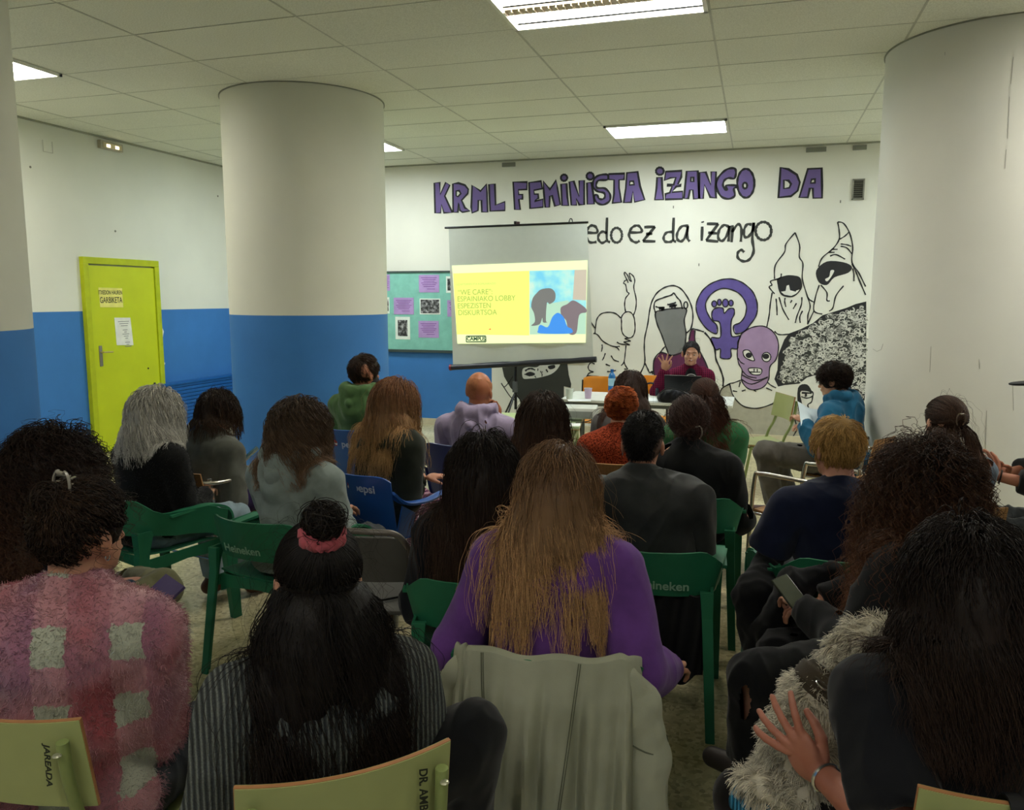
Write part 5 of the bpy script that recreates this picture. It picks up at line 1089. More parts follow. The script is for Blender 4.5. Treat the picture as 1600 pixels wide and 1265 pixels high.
def add(key, label, *a, chair=None, dy=.06, dx=0, cyaw=0, **k):
    root, J = person(label, *a, **k); P[key] = (root, J)
    if chair: fn, lab, kw = chair; fn(lab, seat_of(root, dy, dx), a[2] + cyaw, **kw)
    return root, J
def band(J, w, m, r=.03, name='bracelet'):
    s = w; a = J['W'][s]; d = nz(J['W'][s] - J['E'][s]); u = nz(np.cross(d, [0, 0, 1.])); v = np.cross(d, u); MB().tube([tuple(a - d * .02 + (u * math.cos(t) + v * math.sin(t)) * r) for t in [i * .349 for i in range(18)]], .004, 6, True).build(name, m, J['root'])
def earring(J, s=1):
    o = MB(); o.tube([tuple(J['hp'](s * .083, -.004 + .006 * math.cos(t), -.046 + .008 * math.sin(t))) for t in [i * .6283 for i in range(10)]], .0016, 6, True); o.build('earring', plain('silver', 'c8c8c4', .2, .5, .9), J['root'])
def claw(J, c, size=.035, m='gloss_clip', col='8a8478', axis=(1, 0, 0)):
    H = J['hp']; o = MB(); c = np.array(c)
    for s in (-1, 1):
        o.tube([tuple(H(*(c + np.array([s * size * .25 + s * size * .5 * math.sin(t), -size * .35 * math.cos(t * .5), size * math.cos(t)])))) for t in [i * .35 for i in range(9)]], .0035, 6)
        for k in range(4): o.tube([tuple(H(*(c + np.array([s * size * .7, -.004, size * (.6 - .4 * k)])))), tuple(H(*(c + np.array([s * size * .2, .02, size * (.55 - .4 * k)]))))], .0025, 5)
    o.tube([tuple(H(*(c + np.array([-size * .3, -size * .4, size * .9])))), tuple(H(*(c + np.array([size * .3, -size * .4, size * .9]))))], .0045, 6); return o.build('hair_claw', plain(m, col, .2, .6), J['root'])
def phone(label, c, d, n, col='15171a', scr=None):
    """c centre, d long axis, n screen normal"""
    d = Vector(nz(d)); n = Vector(nz(n)); n = (n - d * n.dot(d)).normalized(); l = d.cross(n); M = Matrix((l, d, n)).transposed()
    r = thing('smartphone', label, 'phone', c); MB().box((0, 0, 0), (.072, .148, .008), M).build('phone_body', plain('phone_' + col, col, .25, .5), r, bevel=.003)
    MB().box(tuple(n * .0044), (.066, .14, .0008), M).build('phone_screen', scr or plain('phone_glass', '0b0d10', .1, .6), r, sm=False); return r

# 1 front left: pink checked mohair sweater, messy updo
def ex1(J):
    claw(J, (.0, -.06, .115), .034); earring(J, 1)
add('1', 'person in a fluffy pink and mint checked sweater with a messy dark updo', (-1.49, 1.44), 1.27, -6, head=(10, 6, 4), lean=7, skin='b98a70', sw=.185, g=1.08, h=.005,
    hair=updo(hair_mat('hair_updo_brown', '17100c', '3c2a1c'), bun=(-.01, -.085, .075), br=.04, N=3200, rad=.0011, loopn=500, lay=(.004, .018), loose=120, looseL=.10, amp=.005, freq=14, t1=.8, flare=.05), top=dict(mat=check_mat(), th=.034, ath=.03, fold=.010, fuzz=(26000, .014), neck='crew', nh=.02), trouser=dict(mat=cloth('jeans_grey', '34383d')),
    hands={1: (.0, .30, .60), -1: (-.05, .3, .60)}, shoe='2c4358', extra=ex1, chair=(school_chair, 'green laminate school chair under the person in the pink sweater, scribbled with marker', dict(txt='JAREADA')))
# 2 behind: big curly dark hair
add('2', 'person with voluminous dark curly hair and dark blue clothes behind the pink sweater', (-2.23, 2.06), 1.235, 12, head=(12, 14, 6), lean=10, skin='b98068', h=.007, hair=long_hair(.46, 2600, CUR, .0012, (.01, .055), amp=.014, freq=17, cl=.55, k=420, flare=.75, under=.022, back=.1, lvar=.4, flyaway=160), top=dict(mat=cloth('denim_blue', '2b3c4e'), name='jacket'), trouser=dict(mat=cloth('trousers_olive', '6b6a4e')),
    legs={1: ((.10, .42, .60), (-.22, .50, .56)), -1: ((-.12, .42, .50),)}, chair=(green_chair, 'green plastic armchair hidden behind the pink sweater under the curly-haired person', dict(logo=False)))
# 3 grey hair, black fur jumper
add('3', 'person with grey shoulder-length hair in a fuzzy black jumper and pale jeans', (-2.89, 3.30), 1.225, 14, head=(8, 4, 2), lean=8, skin='c09478', g=1.05, h=.0065, hair=long_hair(.27, 1900, GRYH, .0015, (.004, .03), amp=.006, freq=9, cl=.6, flare=.35, under=.014, grav=.35, flyaway=60), top=dict(mat=cloth('black_fluff', '0c0c0c'), th=.03, ath=.026, fold=.006, fuzz=(7000, .012), fr=.0012), trouser=dict(mat=cloth('jeans_pale', '8fa3ad')), shoe='5a3a26',
    legs={1: ((.13, .44, .50), (.10, .60, .09)), -1: ((-.10, .43, .50),)}, chair=(green_chair, 'green plastic armchair under the grey-haired person', {}))
# 4 dark bob, phone
add('4', 'person with a dark bob in a grey cardigan looking down at a phone', (-2.95, 3.85), 1.165, 12, head=(12, 34, 0), lean=12, skin='b88a70', h=.0065, hair=long_hair(.2, 1400, DBR, .0015, (.004, .02), amp=.004, cl=.5, flare=.2, flyaway=20, back=.0), top=dict(mat=cloth('cardigan_grey', '5d5f58'), th=.022, name='cardigan'), trouser=dict(mat=cloth('trousers_purple', '3b2c62'), th=.02), hands={1: W(376, 728, 4.62), -1: W(364, 738, 4.62)}, bend=.9,
    extra=lambda J: band(J, 1, plain('dark_band', '2a2320', .6)), chair=(bistro_chair, 'aluminium armchair under the person with the dark bob', {}))
c_ = wp(388, 713, 4.66); phone('pale blue phone held up by the person with the dark bob', c_, (.55, .5, .62), (-.7, -.1, .5), '4f7f92')
# 5 grey hoodie
add('5', 'person with wavy brown hair in a pale grey hoodie', (-1.955, 3.13), 1.225, 8, head=(22, 6, 0), lean=6, skin='b98c74', h=.006, hair=long_hair(.28, 2600, hair_mat('hair_wavy', '32281f', '80664f'), .0013, (.006, .036), amp=.011, freq=10, cl=.6, k=150, flare=.45, under=.016, back=.15, flyaway=50), top=dict(mat=cloth('hoodie_grey', '7f8a86'), th=.026, hood=1.1, fold=.013, name='hoodie'), trouser=dict(mat=cloth('trousers_grey', '55595e')), shoe='4a3528',
    hands={1: W(538, 795, 3.80), -1: W(520, 792, 3.86)}, hd={1: ((-.5, .8, -.1), (0, 0, -1)), -1: ((.3, .9, -.1), (0, 0, -1))}, chair=(green_chair, 'green plastic armchair under the person in the pale grey hoodie', {}), dx=-.06)
# 6 green hoodie
def mask6(J):
    F = Field(np.array([-.1, .0, -.14]), np.array([.1, .14, .0]), .005); F.ell((0, .04, -.06), (.066, .068, .055), None, 0); F.half((0, .01, 0), (0, -1, 0)); F.half((0, 0, -.018), (0, 0, 1)); V, Q = F.mesh()
    mesh_np('face_mask', (J['Hm'] @ V.T).T + J['Hc'], Q, plain('mask_black', '17181a', .8), J['root'])
add('6', 'person with short dark hair in a green hoodie beside the blue column', (-2.55, 4.90), 1.30, 5, head=(24, 4, 0), lean=4, skin='b07a5e', sw=.185, h=.0065, hair=short_hair(hair_mat('hair_short_brown', '1f140e', '3c281a'), .05, 1500, .0016, lift=.6, cap=.012), top=dict(mat=cloth('hoodie_green', '4c6b40'), th=.03, hood=1.15, fold=.010, name='hoodie'), trouser=JEAN, extra=mask6, chair=(blue_chair, 'light blue plastic armchair under the person in the green hoodie', dict(col='3a66a8', tall=.03)))
# 7 long auburn hair, dark jacket, tartan trousers
add('7', 'person with long auburn hair, a dark olive jacket and tartan trousers', (-1.86, 3.92), 1.25, 22, head=(4, 10, 6), lean=16, sidel=-3, skin='c09078', h=.006, hair=long_hair(.47, 2400, AUB, .0013, (.004, .026), amp=.004, cl=.55, flare=.12, under=.014, back=.35), top=dict(mat=cloth('jacket_olive', '262a22'), th=.026, name='jacket', fold=.012), trouser=dict(mat=plaid_mat(), th=.022, low=2.0),
    shoe='2b2a24', hands={1: (.02, .27, .66), -1: (.10, .27, .70)}, chair=(blue_chair, 'blue plastic armchair with a white logo under the person in tartan trousers', dict(big=1.1)), dy=.10, cyaw=-8)
# 8 bald, lavender hoodie
def ex8(J):
    F = Field(np.array([-.12, -.14, -.13]), np.array([.12, .12, .15]), .005); F.ell(SK_C, SK_R + .0015, None, 0); F.ell((0, .11, -.02), (.09, .10, .12), None, 0, 'sub'); F.half((0, 0, -.07), (0, 0, -1)); F.half((0, 0, .062), (0, .25, 1)); V, Q = F.mesh()
    mesh_np('cropped_hair', (J['Hm'] @ V.T).T + J['Hc'], Q, plain('stubble_brown', '96603f', .8, var=.15, scale=80), J['root'])
add('8', 'bald man in a lavender hoodie sitting before the projection screen', (-1.64, 4.67), 1.235, -2, head=(6, 4, 3), lean=8, skin='a56a48', sw=.19, h=.006, hair=None, top=dict(mat=cloth('hoodie_lavender', '968ba6'), th=.028, hood=1.05, fold=.011, name='hoodie'), trouser=dict(mat=cloth('trousers_khaki', '5f5746')), legs={-1: ((-.30, .40, .54), (-.10, .52, .40)), 1: ((.13, .43, .50),)}, hands={1: (.09, .20, .93), -1: (-.12, .3, .62)}, elbow={1: (.3, .5, -1)}, hd={1: ((-.2, -.3, 1), (-.5, -1, 0))},
    extra=ex8, chair=(blue_chair, 'navy blue plastic armchair under the bald man', dict(col='1b2c68', logo=False, tall=.02)), cyaw=14)
# 9 long dark hair, maroon
add('9', 'person with long dark brown hair and a maroon top near the projector table', (-.98, 3.72), 1.22, -8, head=(0, 4, 0), lean=3, skin='b98c74', h=.0065, hair=long_hair(.50, 2300, hair_mat('hair_deep_brown', '2c1f17', '5e4030'), .0013, (.004, .03), amp=.005, cl=.55, flare=.18, under=.015, back=.3, fz=.06), top=dict(mat=cloth('top_maroon', '4e2620'), th=.018, name='shirt'), trouser=JEAN, chair=(bistro_chair, 'aluminium armchair under the person in the maroon top', {}))
# 10 very long black hair
add('10', 'person with very long straight black hair and a black jacket', (-.93, 2.70), 1.185, -16, head=(0, 2, -2), lean=2, sw=.185, skin='b98c74', h=.006, hair=long_hair(.60, 3600, hair_mat('hair_long_black', '14100e', '4a382c'), .0012, (.005, .036), amp=.004, freq=6, cl=.55, flare=.28, under=.02, back=.3, part=-.01, lvar=.3), top=dict(mat=cloth('jacket_black', '15171c'), th=.026, name='jacket', fold=.010), trouser=JEAN, hands={-1: (-.13, .22, .62), 1: (.1, .28, .62)}, chair=(green_chair, 'green plastic armchair under the person with very long black hair', dict(logo=False)))
# 11 purple sweatshirt, centre
add('11', 'person with long honey-coloured hair in a purple sweatshirt, centre front', (-.56, 2.30), 1.24, -8, head=(2, 8, 3), lean=9, sw=.185, g=1.02, skin='b98a72', h=.0048, hair=long_hair(.52, 4200, HON, .0010, (.005, .032), amp=.005, freq=6, cl=.65, k=190, flare=.10, under=.011, back=.5, part=.02, lvar=.78, flyaway=90, t1=1), top=dict(mat=cloth('sweatshirt_purple', '603a7e', .1, 700), th=.028, ath=.024, fold=.013, ff=13, neck='crew', name='sweatshirt', seed=3), trouser=JEAN,
    hands={1: W(1048, 1045, 2.50), -1: (-.16, .26, .64)}, elbow={1: (.0, -.8, -.6), -1: (-.5, -.5, -.6)}, hd={1: ((.35, .9, -.25), (-.4, 0, -1))}, armr=1.08, chair=(green_chair, 'green plastic armchair hidden under the draped sage jacket', dict(logo=False)), dy=.05)
# 12 dark fade haircut
fade = lambda r: (r[:, 2] > .05) | ((np.abs(r[:, 0]) < .052 - .28 * np.maximum(0, .03 - r[:, 2])) & (r[:, 1] < 0))
add('12', 'man with a dark faded haircut and a black jacket on the green branded armchair', (-.43, 3.26), 1.215, -4, head=(6, 4, 0), lean=8, sidel=-7, sw=.20, g=1.1, skin='a8775c', h=.005, hair=fade_cut(hair_mat('hair_jet', '0e0c0b', '1a1512'), plain('stubble_dark', '5c4538', .8, var=.15, scale=60)), top=dict(mat=cloth('jacket_charcoal', '2a2c2c', .18, 500, rough=.6), th=.03, ath=.028, fold=.014, ff=15, collar=0, name='jacket', nh=.015), trouser=JEAN, extra=lambda J: earring(J, -1),
    chair=(green_chair, 'green plastic armchair with white lettering under the man with the faded haircut', dict(tx=.05)))
# 13 copper curls
add('13', 'person with short copper curls in a rust bouclé sweater', (-.74, 4.61), 1.17, -4, head=(4, 6, 2), lean=4, skin='c89a80', h=.0065, hair=short_hair(RED, .045, 1700, .0017, lift=1.3, amp=.010, freq=60, cl=.8, k=90, cap=.006, zmin=-.05, sides=.5), top=dict(mat=boucle_mat(), th=.026, fold=.006), trouser=JEAN, chair=(bistro_chair, 'brown woven armchair under the person in the rust sweater', dict(back=.76)))
# 14 straight dark hair ahead
add('14', 'person with straight dark brown hair and a grey jacket in front of the copper curls', (-.77, 5.18), 1.215, 6, head=(-2, 3, 0), lean=12, skin='c09a80', h=.0075, hair=long_hair(.42, 1500, hair_mat('hair_sleek', '2a1c16', '4c3428'), .0015, (.004, .018), amp=.001, cl=.3, flare=.02, under=.014, back=.3, frizz=.05, flyaway=5), top=dict(mat=cloth('jacket_grey', '4c4a48'), th=.026, name='jacket'), trouser=JEAN, chair=(bistro_chair, 'woven armchair under the person with straight dark hair', {}), dx=0)
# 15 green sweater
add('15', 'person with reddish-brown half-up hair in a green sweater', (-.29, 4.99), 1.20, -4, head=(0, 4, 0), lean=4, skin='b98c74', sw=.185, h=.0065, hair=long_hair(.36, 1700, CHE, .0015, (.006, .03), amp=.010, freq=12, cl=.6, flare=.3, under=.015, up=.03, bun=(.03, -.10, .02)), top=dict(mat=cloth('sweater_green', '2f6a42'), th=.028, fold=.010), trouser=JEAN, chair=(bistro_chair, 'woven armchair under the person in the green sweater', {}))
# 16 brown hair with clip, black
def ex16(J): claw(J, (.035, -.118, -.045), .03, 'clip_tortoise', '8b8378')
add('16', 'person with clipped-up brown hair, pink tips and a black sweater', (-.31, 4.10), 1.19, -2, head=(-4, 4, -3), lean=4, sw=.19, g=1.05, skin='b98c74', h=.006, hair=updo(hair_mat('hair_mouse', '2a1e16', '5a3f3a'), bun=(.02, -.105, -.045), br=.036, N=2400, rad=.0013, loopn=200, lay=(.004, .026), loose=160, looseL=.16, amp=.006, t1=.8, zmin=-.06, flare=.4, ears=False), top=dict(mat=cloth('sweater_black', '121314'), th=.030, ath=.028, fold=.009, f1=1.0), trouser=JEAN, hands={1: (.18, .24, .64), -1: (-.1, .28, .62)}, extra=ex16, chair=(green_chair, 'green plastic armchair under the person with clipped-up hair', dict(logo=False)))
# 17 the speaker
def ex17(J):
    o = MB(); H = J['hp']; o.tube([tuple(H(x, .099 - 6 * x * x, -.056 + 12 * x * x)) for x in (-.015, -.008, 0, .008, .015)], .0038, 6); o.build('teeth', plain('teeth_white', 'e8e6e0', .3), J['root'])
    N, rx, ry, U = J['N'], J['rx'], J['ry'], J['U']
    F = Field(N + np.array([-.13, -.05, -.36]), N + np.array([.13, .22, .06]), .006); F.ell(N - U * .17 + ry * .035, (.085, .112, .19), None, 0); V, Q = F.mesh(); t = mesh_np('t_shirt', V, Q, cloth('tee_black', '141416'), J['root'])
    pr = MB(); c = N - U * .085 + ry * .135
    pr.tube(cr([tuple(c + rx * x + U * z) for x, z in ((-.055, .0), (-.03, .025), (0, .032), (.03, .025), (.055, .0))], 4), .004, 5); pr.add([tuple(c + rx * x + U * z) for x, z in ((-.05, -.06), (-.03, -.01), (-.005, -.03), (0, -.07))], [(0, 1, 2, 3)]); pr.add([tuple(c + rx * x + U * z) for x, z in ((.045, -.06), (.03, -.012), (.008, -.03), (.01, -.07))], [(0, 1, 2, 3)]); pr.build('shirt_print', plain('print_white', 'd8d8d4', .7), t)
def shirt_mat():
    t = NT('burgundy_check'); v = t.coords(); w_ = t.n('TexWave', bands_direction='X'); w_.inputs['Scale'].default_value = 16; t.l(v, w_.inputs[0]); w2 = t.n('TexWave', bands_direction='Z'); w2.inputs['Scale'].default_value = 16; t.l(v, w2.inputs[0])
    t.base(t.mix(w_.outputs['Fac'], t.mix(w2.outputs['Fac'], srgb('2e0b1c'), srgb('571530')), srgb('6a1c3a')), .9, .1); return t.m
add('17', 'smiling speaker with dark tied-back hair and a raised hand behind the laptop', (-.60, 7.90), 1.275, 172, head=(4, 2, -3), lean=2, sw=.165, g=.92, skin='c99a80', h=.0045, face=True, hair=updo(hair_mat('hair_speaker', '0f0a08', '1e140f'), bun=(0, -.10, .03), br=.03, N=1500, rad=.0013, loopn=80, lay=(.002, .007), loose=14, looseL=.3, amp=.002, fz=.082), top=dict(mat=shirt_mat(), th=.024, name='shirt', fold=.010, neck='none'),
    trouser=JEAN, hands={1: (.25, .24, .99), -1: (-.06, .24, .78)}, elbow={1: (.5, 0, -1)}, hd={1: ((.05, .1, 1), (0, 1, .1)), -1: ((.3, .9, 0), (0, 0, -1))}, bend=.25, spread=1.2, extra=ex17, chair=(orange_chair, 'orange laminate chair under the speaker', {}))
# 18 teal hoodie, profile left
def ex18(J): pass
add('18', 'young man in a teal hoodie reading a sheet beside the white column', (.54, 6.08), 1.235, -62, head=(-8, 14, 0), lean=12, sw=.185, skin='c49a80', h=.0055, face=True, hair=short_hair(hair_mat('hair_mop', '16100c', '2e2018'), .075, 2000, .0016, lift=1.0, amp=.010, freq=24, cl=.6, k=260, cap=.016, zmin=-.05, fz=.045, sides=.7), top=dict(mat=cloth('hoodie_teal', '1c5472'), th=.028, hood=.9, fold=.012, name='hoodie'), trouser=dict(mat=cloth('trousers_taupe', '55524c'), th=.02), shoe='4a2e24',
    hands={-1: W(1254, 660, 5.6), 1: W(1268, 668, 5.7)}, legs={-1: (W(1195, 705, 5.75), W(1212, 790, 5.85)), 1: (W(1212, 712, 6.1), W(1232, 772, 6.3))}, chair=(bistro_chair, 'aluminium and rattan armchair under the young man in the teal hoodie', {}), dy=-.0)
# 19 blond, navy T-shirt
add('19', 'person with short blond hair in a navy T-shirt, bare forearms', (.32, 3.36), 1.22, -14, head=(-16, 8, 2), lean=8, sw=.195, g=1.05, skin='c2907a', h=.005, sleeve='short', hair=short_hair(BLD, .062, 2600, .0014, lift=.35, comb=(0, .1, -.8), cap=.012, zmin=-.05, k=160, cl=.5), top=dict(mat=cloth('tee_navy', '161c33', .1, 600), th=.016, fold=.009, name='t_shirt', nh=.005), trouser=JEAN, hands={-1: (-.17, .30, .64), 1: (.1, .3, .63)}, elbow={-1: (-.5, -.5, -.8)}, chair=(green_chair, 'green plastic armchair under the blond person in the navy T-shirt', dict(logo=False)))
# 20 half-up brown hair by the column
def ex20(J): claw(J, (.0, -.12, .03), .028, 'clip_tortoise', '6a5a4c')
add('20', 'person with half-up long brown hair in a pale blue top by the white column', (.87, 4.18), 1.23, -12, head=(-8, 0, 0), lean=-2, skin='b98c74', h=.007, hair=long_hair(.5, 2000, hair_mat('hair_halfup', '30221a', '6a4a36'), .0014, (.004, .024), amp=.004, cl=.5, flare=.1, under=.015, back=.4, up=.0, bun=(0, -.112, .03)), top=dict(mat=cloth('top_pale_blue', '6f7d8c'), th=.02), trouser=JEAN, extra=ex20, chair=(bistro_chair, 'aluminium armchair under the person with half-up long brown hair', {}))
# 21 large dark curls, phone
add('21', 'person with a big mass of dark frizzy curls and a black coat holding a phone', (.545, 2.84), 1.195, -48, head=(34, 18, 0), lean=14, sw=.185, skin='b98c74', h=.0055, hair=long_hair(.62, 4200, hair_mat('hair_frizzy', '17100d', '7c5238'), .0011, (.010, .058), amp=.013, freq=15, cl=.4, k=600, flare=.65, under=.026, back=.15, lvar=.4, grav=.32, flyaway=120, frizz=.3), top=dict(mat=cloth('coat_black', '17181a'), th=.034, ath=.03, fold=.013, name='coat'), trouser=dict(mat=cloth('trousers_black', '0f1012'), th=.03),
    hands={-1: W(1256, 948, 2.74), 1: W(1276, 938, 2.84)}, legs={-1: (W(1185, 1062, 2.42), W(1180, 1190, 2.5)), 1: (W(1225, 1020, 2.85), W(1235, 1130, 3.0))}, chair=(green_chair, 'green plastic armchair under the person with big dark curls, right edge', dict(logo=False)), dy=.04)
phone('phone with a grey-green back held by the person with big dark curls', wp(1238, 928, 2.78), (-.55, .45, .55), (.3, -.5, .6), '3d4138', plain('phone_glare', '5b6152', .2, .5))
# 22 front right: black T-shirt, dark hair, arm round the dog
def ex22(J): band(J, -1, plain('silver', 'c8c8c4', .2, .5, .9), .031)
add('22', 'person with shoulder-length dark hair and a black T-shirt hugging the white dog', (.432, 1.755), 1.235, -12, head=(-6, 6, -4), lean=6, sw=.195, g=1.08, skin='a8705c', h=.0045, sleeve='short', hair=long_hair(.36, 4600, SHD, .0010, (.004, .034), amp=.006, freq=9, cl=.55, k=200, flare=.32, under=.018, back=.2, lvar=.35, flyaway=120), top=dict(mat=cloth('tee_black2', '141519', .1, 700), th=.02, fold=.009, name='t_shirt', nh=.01), trouser=dict(mat=cloth('tights_black', '1c1818', .1), th=.006, fold=.002),
    hands={-1: W(1282, 1205, 1.70), 1: (.1, .3, .66)}, elbow={-1: (-.12, -.4, -1)}, hd={-1: ((-.62, .25, .6), (.25, .95, .1))}, hs=1.08, bend=.35, spread=.8, legs={-1: (W(1160, 1245, 1.98), W(1160, 1500, 2.1))}, extra=ex22, chair=(school_chair, 'green laminate school chair under the person in the black T-shirt', {}), dy=.04)
# 23 cap, right edge
def cap23(J):
    F = Field(np.array([-.13, -.15, -.02]), np.array([.13, .22, .16]), .005); F.ell(SK_C, SK_R + .012, None, 0); F.half((0, 0, .035), (0, -.15, -1)); F.ell((0, .115, .038), (.075, .085, .011), None, .006); V, Q = F.mesh(); mesh_np('cap', (J['Hm'] @ V.T).T + J['Hc'], Q, cloth('cap_black', '1a1b1d'), J['root'])
    F = Field(np.array([-.1, -.02, -.15]), np.array([.1, .14, .0]), .005); F.ell((0, .04, -.075), (.062, .064, .05), None, 0); F.half((0, 0, -.05), (0, .1, 1)); V, Q = F.mesh(); mesh_np('beard', (J['Hm'] @ V.T).T + J['Hc'], Q, plain('beard_brown', '3a2318', .8), J['root'])
    band(J, -1, plain('dark_band', '2a2320', .6), .031)
h23 = wp(1652, 590, 3.9)
add('23', 'man in a black cap and black sweater with clasped hands at the right edge', (h23[0], h23[1]), 1.37, -78, head=(0, 6, 0), lean=20, sw=.19, g=1.05, skin='b07860', h=.0055, face=True, hair=short_hair(DBR, .03, 600, zmin=-.05), top=dict(mat=cloth('sweater_charcoal', '202122'), th=.026, fold=.010, f1=.6), trouser=dict(mat=cloth('trousers_slate', '2f3233'), th=.03, fold=.012), extra=cap23,
    hands={-1: W(1556, 742, 3.78), 1: W(1572, 738, 3.9)}, hd={-1: ((-.1, .5, .75), (.5, .3, 0)), 1: ((-.45, .5, .5), (-.5, .3, 0))}, bend=1.0, chair=(bistro_chair, 'aluminium armchair under the man in the black cap', {}))
# 24 front left of centre: ribbed grey sweater, half-up bun with pink scrunchie
def ex24(J):
    H = J['hp']; c = np.array([0, -.075, .105]); ax = nz([0, -.55, 1]); u = np.array([1., 0, 0]); v = np.cross(ax, u); pts = []; rs = []
    for i in range(72):
        a = 6.2832 * i / 72; r = .030 + .003 * math.sin(a * 11); pts.append(tuple(H(*(c + (u * math.cos(a) + v * math.sin(a)) * r + ax * .006 * math.sin(a * 7))))); rs.append(.0145 + .0035 * math.sin(a * 13))
    MB().tube(pts, rs, 10, True).build('scrunchie', cloth('scrunchie_pink', '9c4a52', .15, 300), J['root'])
    p = ball((0, -.088, .135), (.035, .035, .035), J['Hm'], J['Hc']); q = loops((0, -.088, .137), .037, 420, J['rng'], .0011, J['Hm'], J['Hc']); hair_object('hair_bun', [p, q], BLK, J['root'])
add('24', 'person in a grey ribbed sweater with black half-up hair and a pink scrunchie', (-.86, 1.42), 1.23, -40, head=(2, 4, 2), lean=4, sw=.168, g=.98, skin='b98c74', h=.0048, hair=long_hair(.54, 5000, BLK, .0010, (.004, .026), amp=.007, freq=7, cl=.55, k=240, flare=.15, under=.014, back=.35, up=.0, bun=(0, -.075, .10), flyaway=130, lvar=.35), top=dict(mat=rib_mat(), th=.03, ath=.028, fold=.007, seed=2), trouser=dict(mat=cloth('trousers_black', '0f1012'), th=.014),
    legs={1: (W(735, 1150, 1.75), W(720, 1450, 1.95)), -1: ((-.17, .40, .52),)}, hands={1: (.14, .26, .60), -1: (-.14, .26, .60)}, extra=ex24, chair=(school_chair, 'green laminate school chair with marker writing under the person in the ribbed sweater', dict(txt='DR. AMBULA')), dy=.03)
# empty seats
folding_chair('empty grey folding chair in the middle of the rows', wp(600, 930, 3.38)[:2], -8)
bistro_chair('empty aluminium and rattan armchair in front of the blond person', (.33, 4.85), -52, back=.70)
school_chair('empty green laminate school chair in front of the mural', (.04, 7.25), -112)
orange_chair('orange laminate chair behind the table at the blue bottle', wp(935, 640, 8.15)[:2], 180)
orange_chair('orange laminate chair between the bottle and the speaker', wp(1020, 640, 8.25)[:2], 176)
# ---------------------------------------------------------------- tables and what stands on them
tt = thing('front_table', 'long white-topped table in front of the speaker', 'table', (-.95, 7.5, 0)); M_TW = plain('table_white', 'd8dcd4', .3, .4); M_TL = plain('table_leg_grey', '6f7470', .4, .4, .5)
MB().box((0, 0, .73), (1.55, .66, .025)).build('tabletop', M_TW, tt, sm=False, bevel=.004); MB().box((0, 0, .70), (1.4, .55, .04)).build('table_frame', M_TL, tt, sm=False)
for sx in (-1, 1):
    for sy in (-1, 1): MB().tube([(sx * .68, sy * .27, .70), (sx * .68, sy * .27, 0)], .017, 10).build('leg', M_TL, tt)
ft = .7425
def ont(x, y, z=ft): d = _ray(x, y); t = (z - EYE) / d.z; return (d.x * t, d.y * t, z)
def cup(label, c, col, col2):
    o = thing('paper_cup', label, 'cup', c, 0, None); MB().lathe([(.028, 0), (.037, .095), (.034, .095), (.026, .004)], n=24, cap=False).build('cup_wall', plain('cup_' + col, col, .5), o); MB().lathe([(.0001, .003), (.028, .003), (.028, 0), (.0001, 0)], n=24, cap=False).build('cup_base', plain('cup_' + col, col, .5), o)
    MB().lathe([(.0385, .093), (.0385, .098), (.036, .098)], n=24, cap=False).build('cup_rim', plain('cup_rim', 'e2e6e0', .4), o)
    return o
cup('white paper cup at the left end of the front table', ont(890, 623), 'ccd6c8', '')
cup('pale lilac paper cup right of the white cup', ont(919, 622), 'c6b2cc', '')
b = thing('water_bottle', 'blue plastic water bottle on the front table', 'bottle', ont(956, 612)); MB().lathe([(.0001, 0), (.033, .002), (.036, .01), (.036, .05), (.034, .055), (.036, .06), (.036, .15), (.03, .175), (.016, .195), (.015, .205)], n=24).build('bottle_body', plain('bottle_blue', '1f6fb5', .2, .5), b)
MB().lathe([(.017, .203), (.017, .228), (.0001, .228)], n=16).build('bottle_cap', plain('cap_blue', '1b5c9c', .4), b); MB().lathe([(.0366, .065), (.0366, .14)], n=24, cap=False).build('bottle_label', plain('label_pale', '9fc8dc', .5), b)
lt = thing('laptop', 'open black laptop in front of the speaker', 'laptop', ont(1068, 622), R(-4)); MB().box((0, .10, .009), (.34, .23, .016)).build('keyboard_base', plain('laptop_black', '17181b', .35), lt, bevel=.004); MB().box((0, -.045, .115), (.34, .008, .225), Matrix.Rotation(R(14), 3, 'X')).build('lid', plain('laptop_black', '17181b', .35), lt, bevel=.003)
MB().box((0, -.0735, .222), (.34, .006, .004)).build('lid_edge', plain('laptop_edge', 'a5a7a5', .3, .5, .5), lt, sm=False)
h = thing('headphones', 'dark blue headphones lying on the front table', 'headphones', ont(1016, 618)); MB().tube(cr([(-.07, 0, .03), (-.075, .02, .08), (-.03, .04, .115), (.03, .04, .115), (.075, .02, .08), (.07, 0, .03)], 5), .009, 8).build('headband', plain('phones_navy', '1c2431', .4), h)
for s in (-1, 1): e = MB().lathe([(.0001, -.016), (.034, -.014), (.04, 0), (.034, .014), (.0001, .016)], n=20).build('ear_cushion', plain('phones_navy', '1c2431', .4), h); e.location = (s * .066, -.005, .042); e.rotation_euler = (0, R(90), 0)
F = Field((-.2, -.15, -.02), (.2, .15, .2), .008); F.ell((0, 0, .05), (.11, .07, .062), None, .0); F.ell((.09, .0, .04), (.06, .06, .05), None, .03); F.ell((-.09, 0, .04), (.05, .05, .045), None, .03); F.half((0, 0, 0), (0, 0, -1)); V, Q = F.mesh(); V = folds(V, Q, .008, 40, 2)
bg = thing('shoulder_bag', 'soft black bag on the front table before the laptop', 'bag', ont(1052, 628)); mesh_np('bag_body', V, Q, cloth('bag_black', '1b1b1f'), bg); MB().tube(cr([(-.12, -.03, .08), (-.05, -.07, .13), (.06, -.07, .12), (.13, -.02, .07)], 6), .006, 6).build('bag_strap', plain('strap_black', '111113', .6), bg)
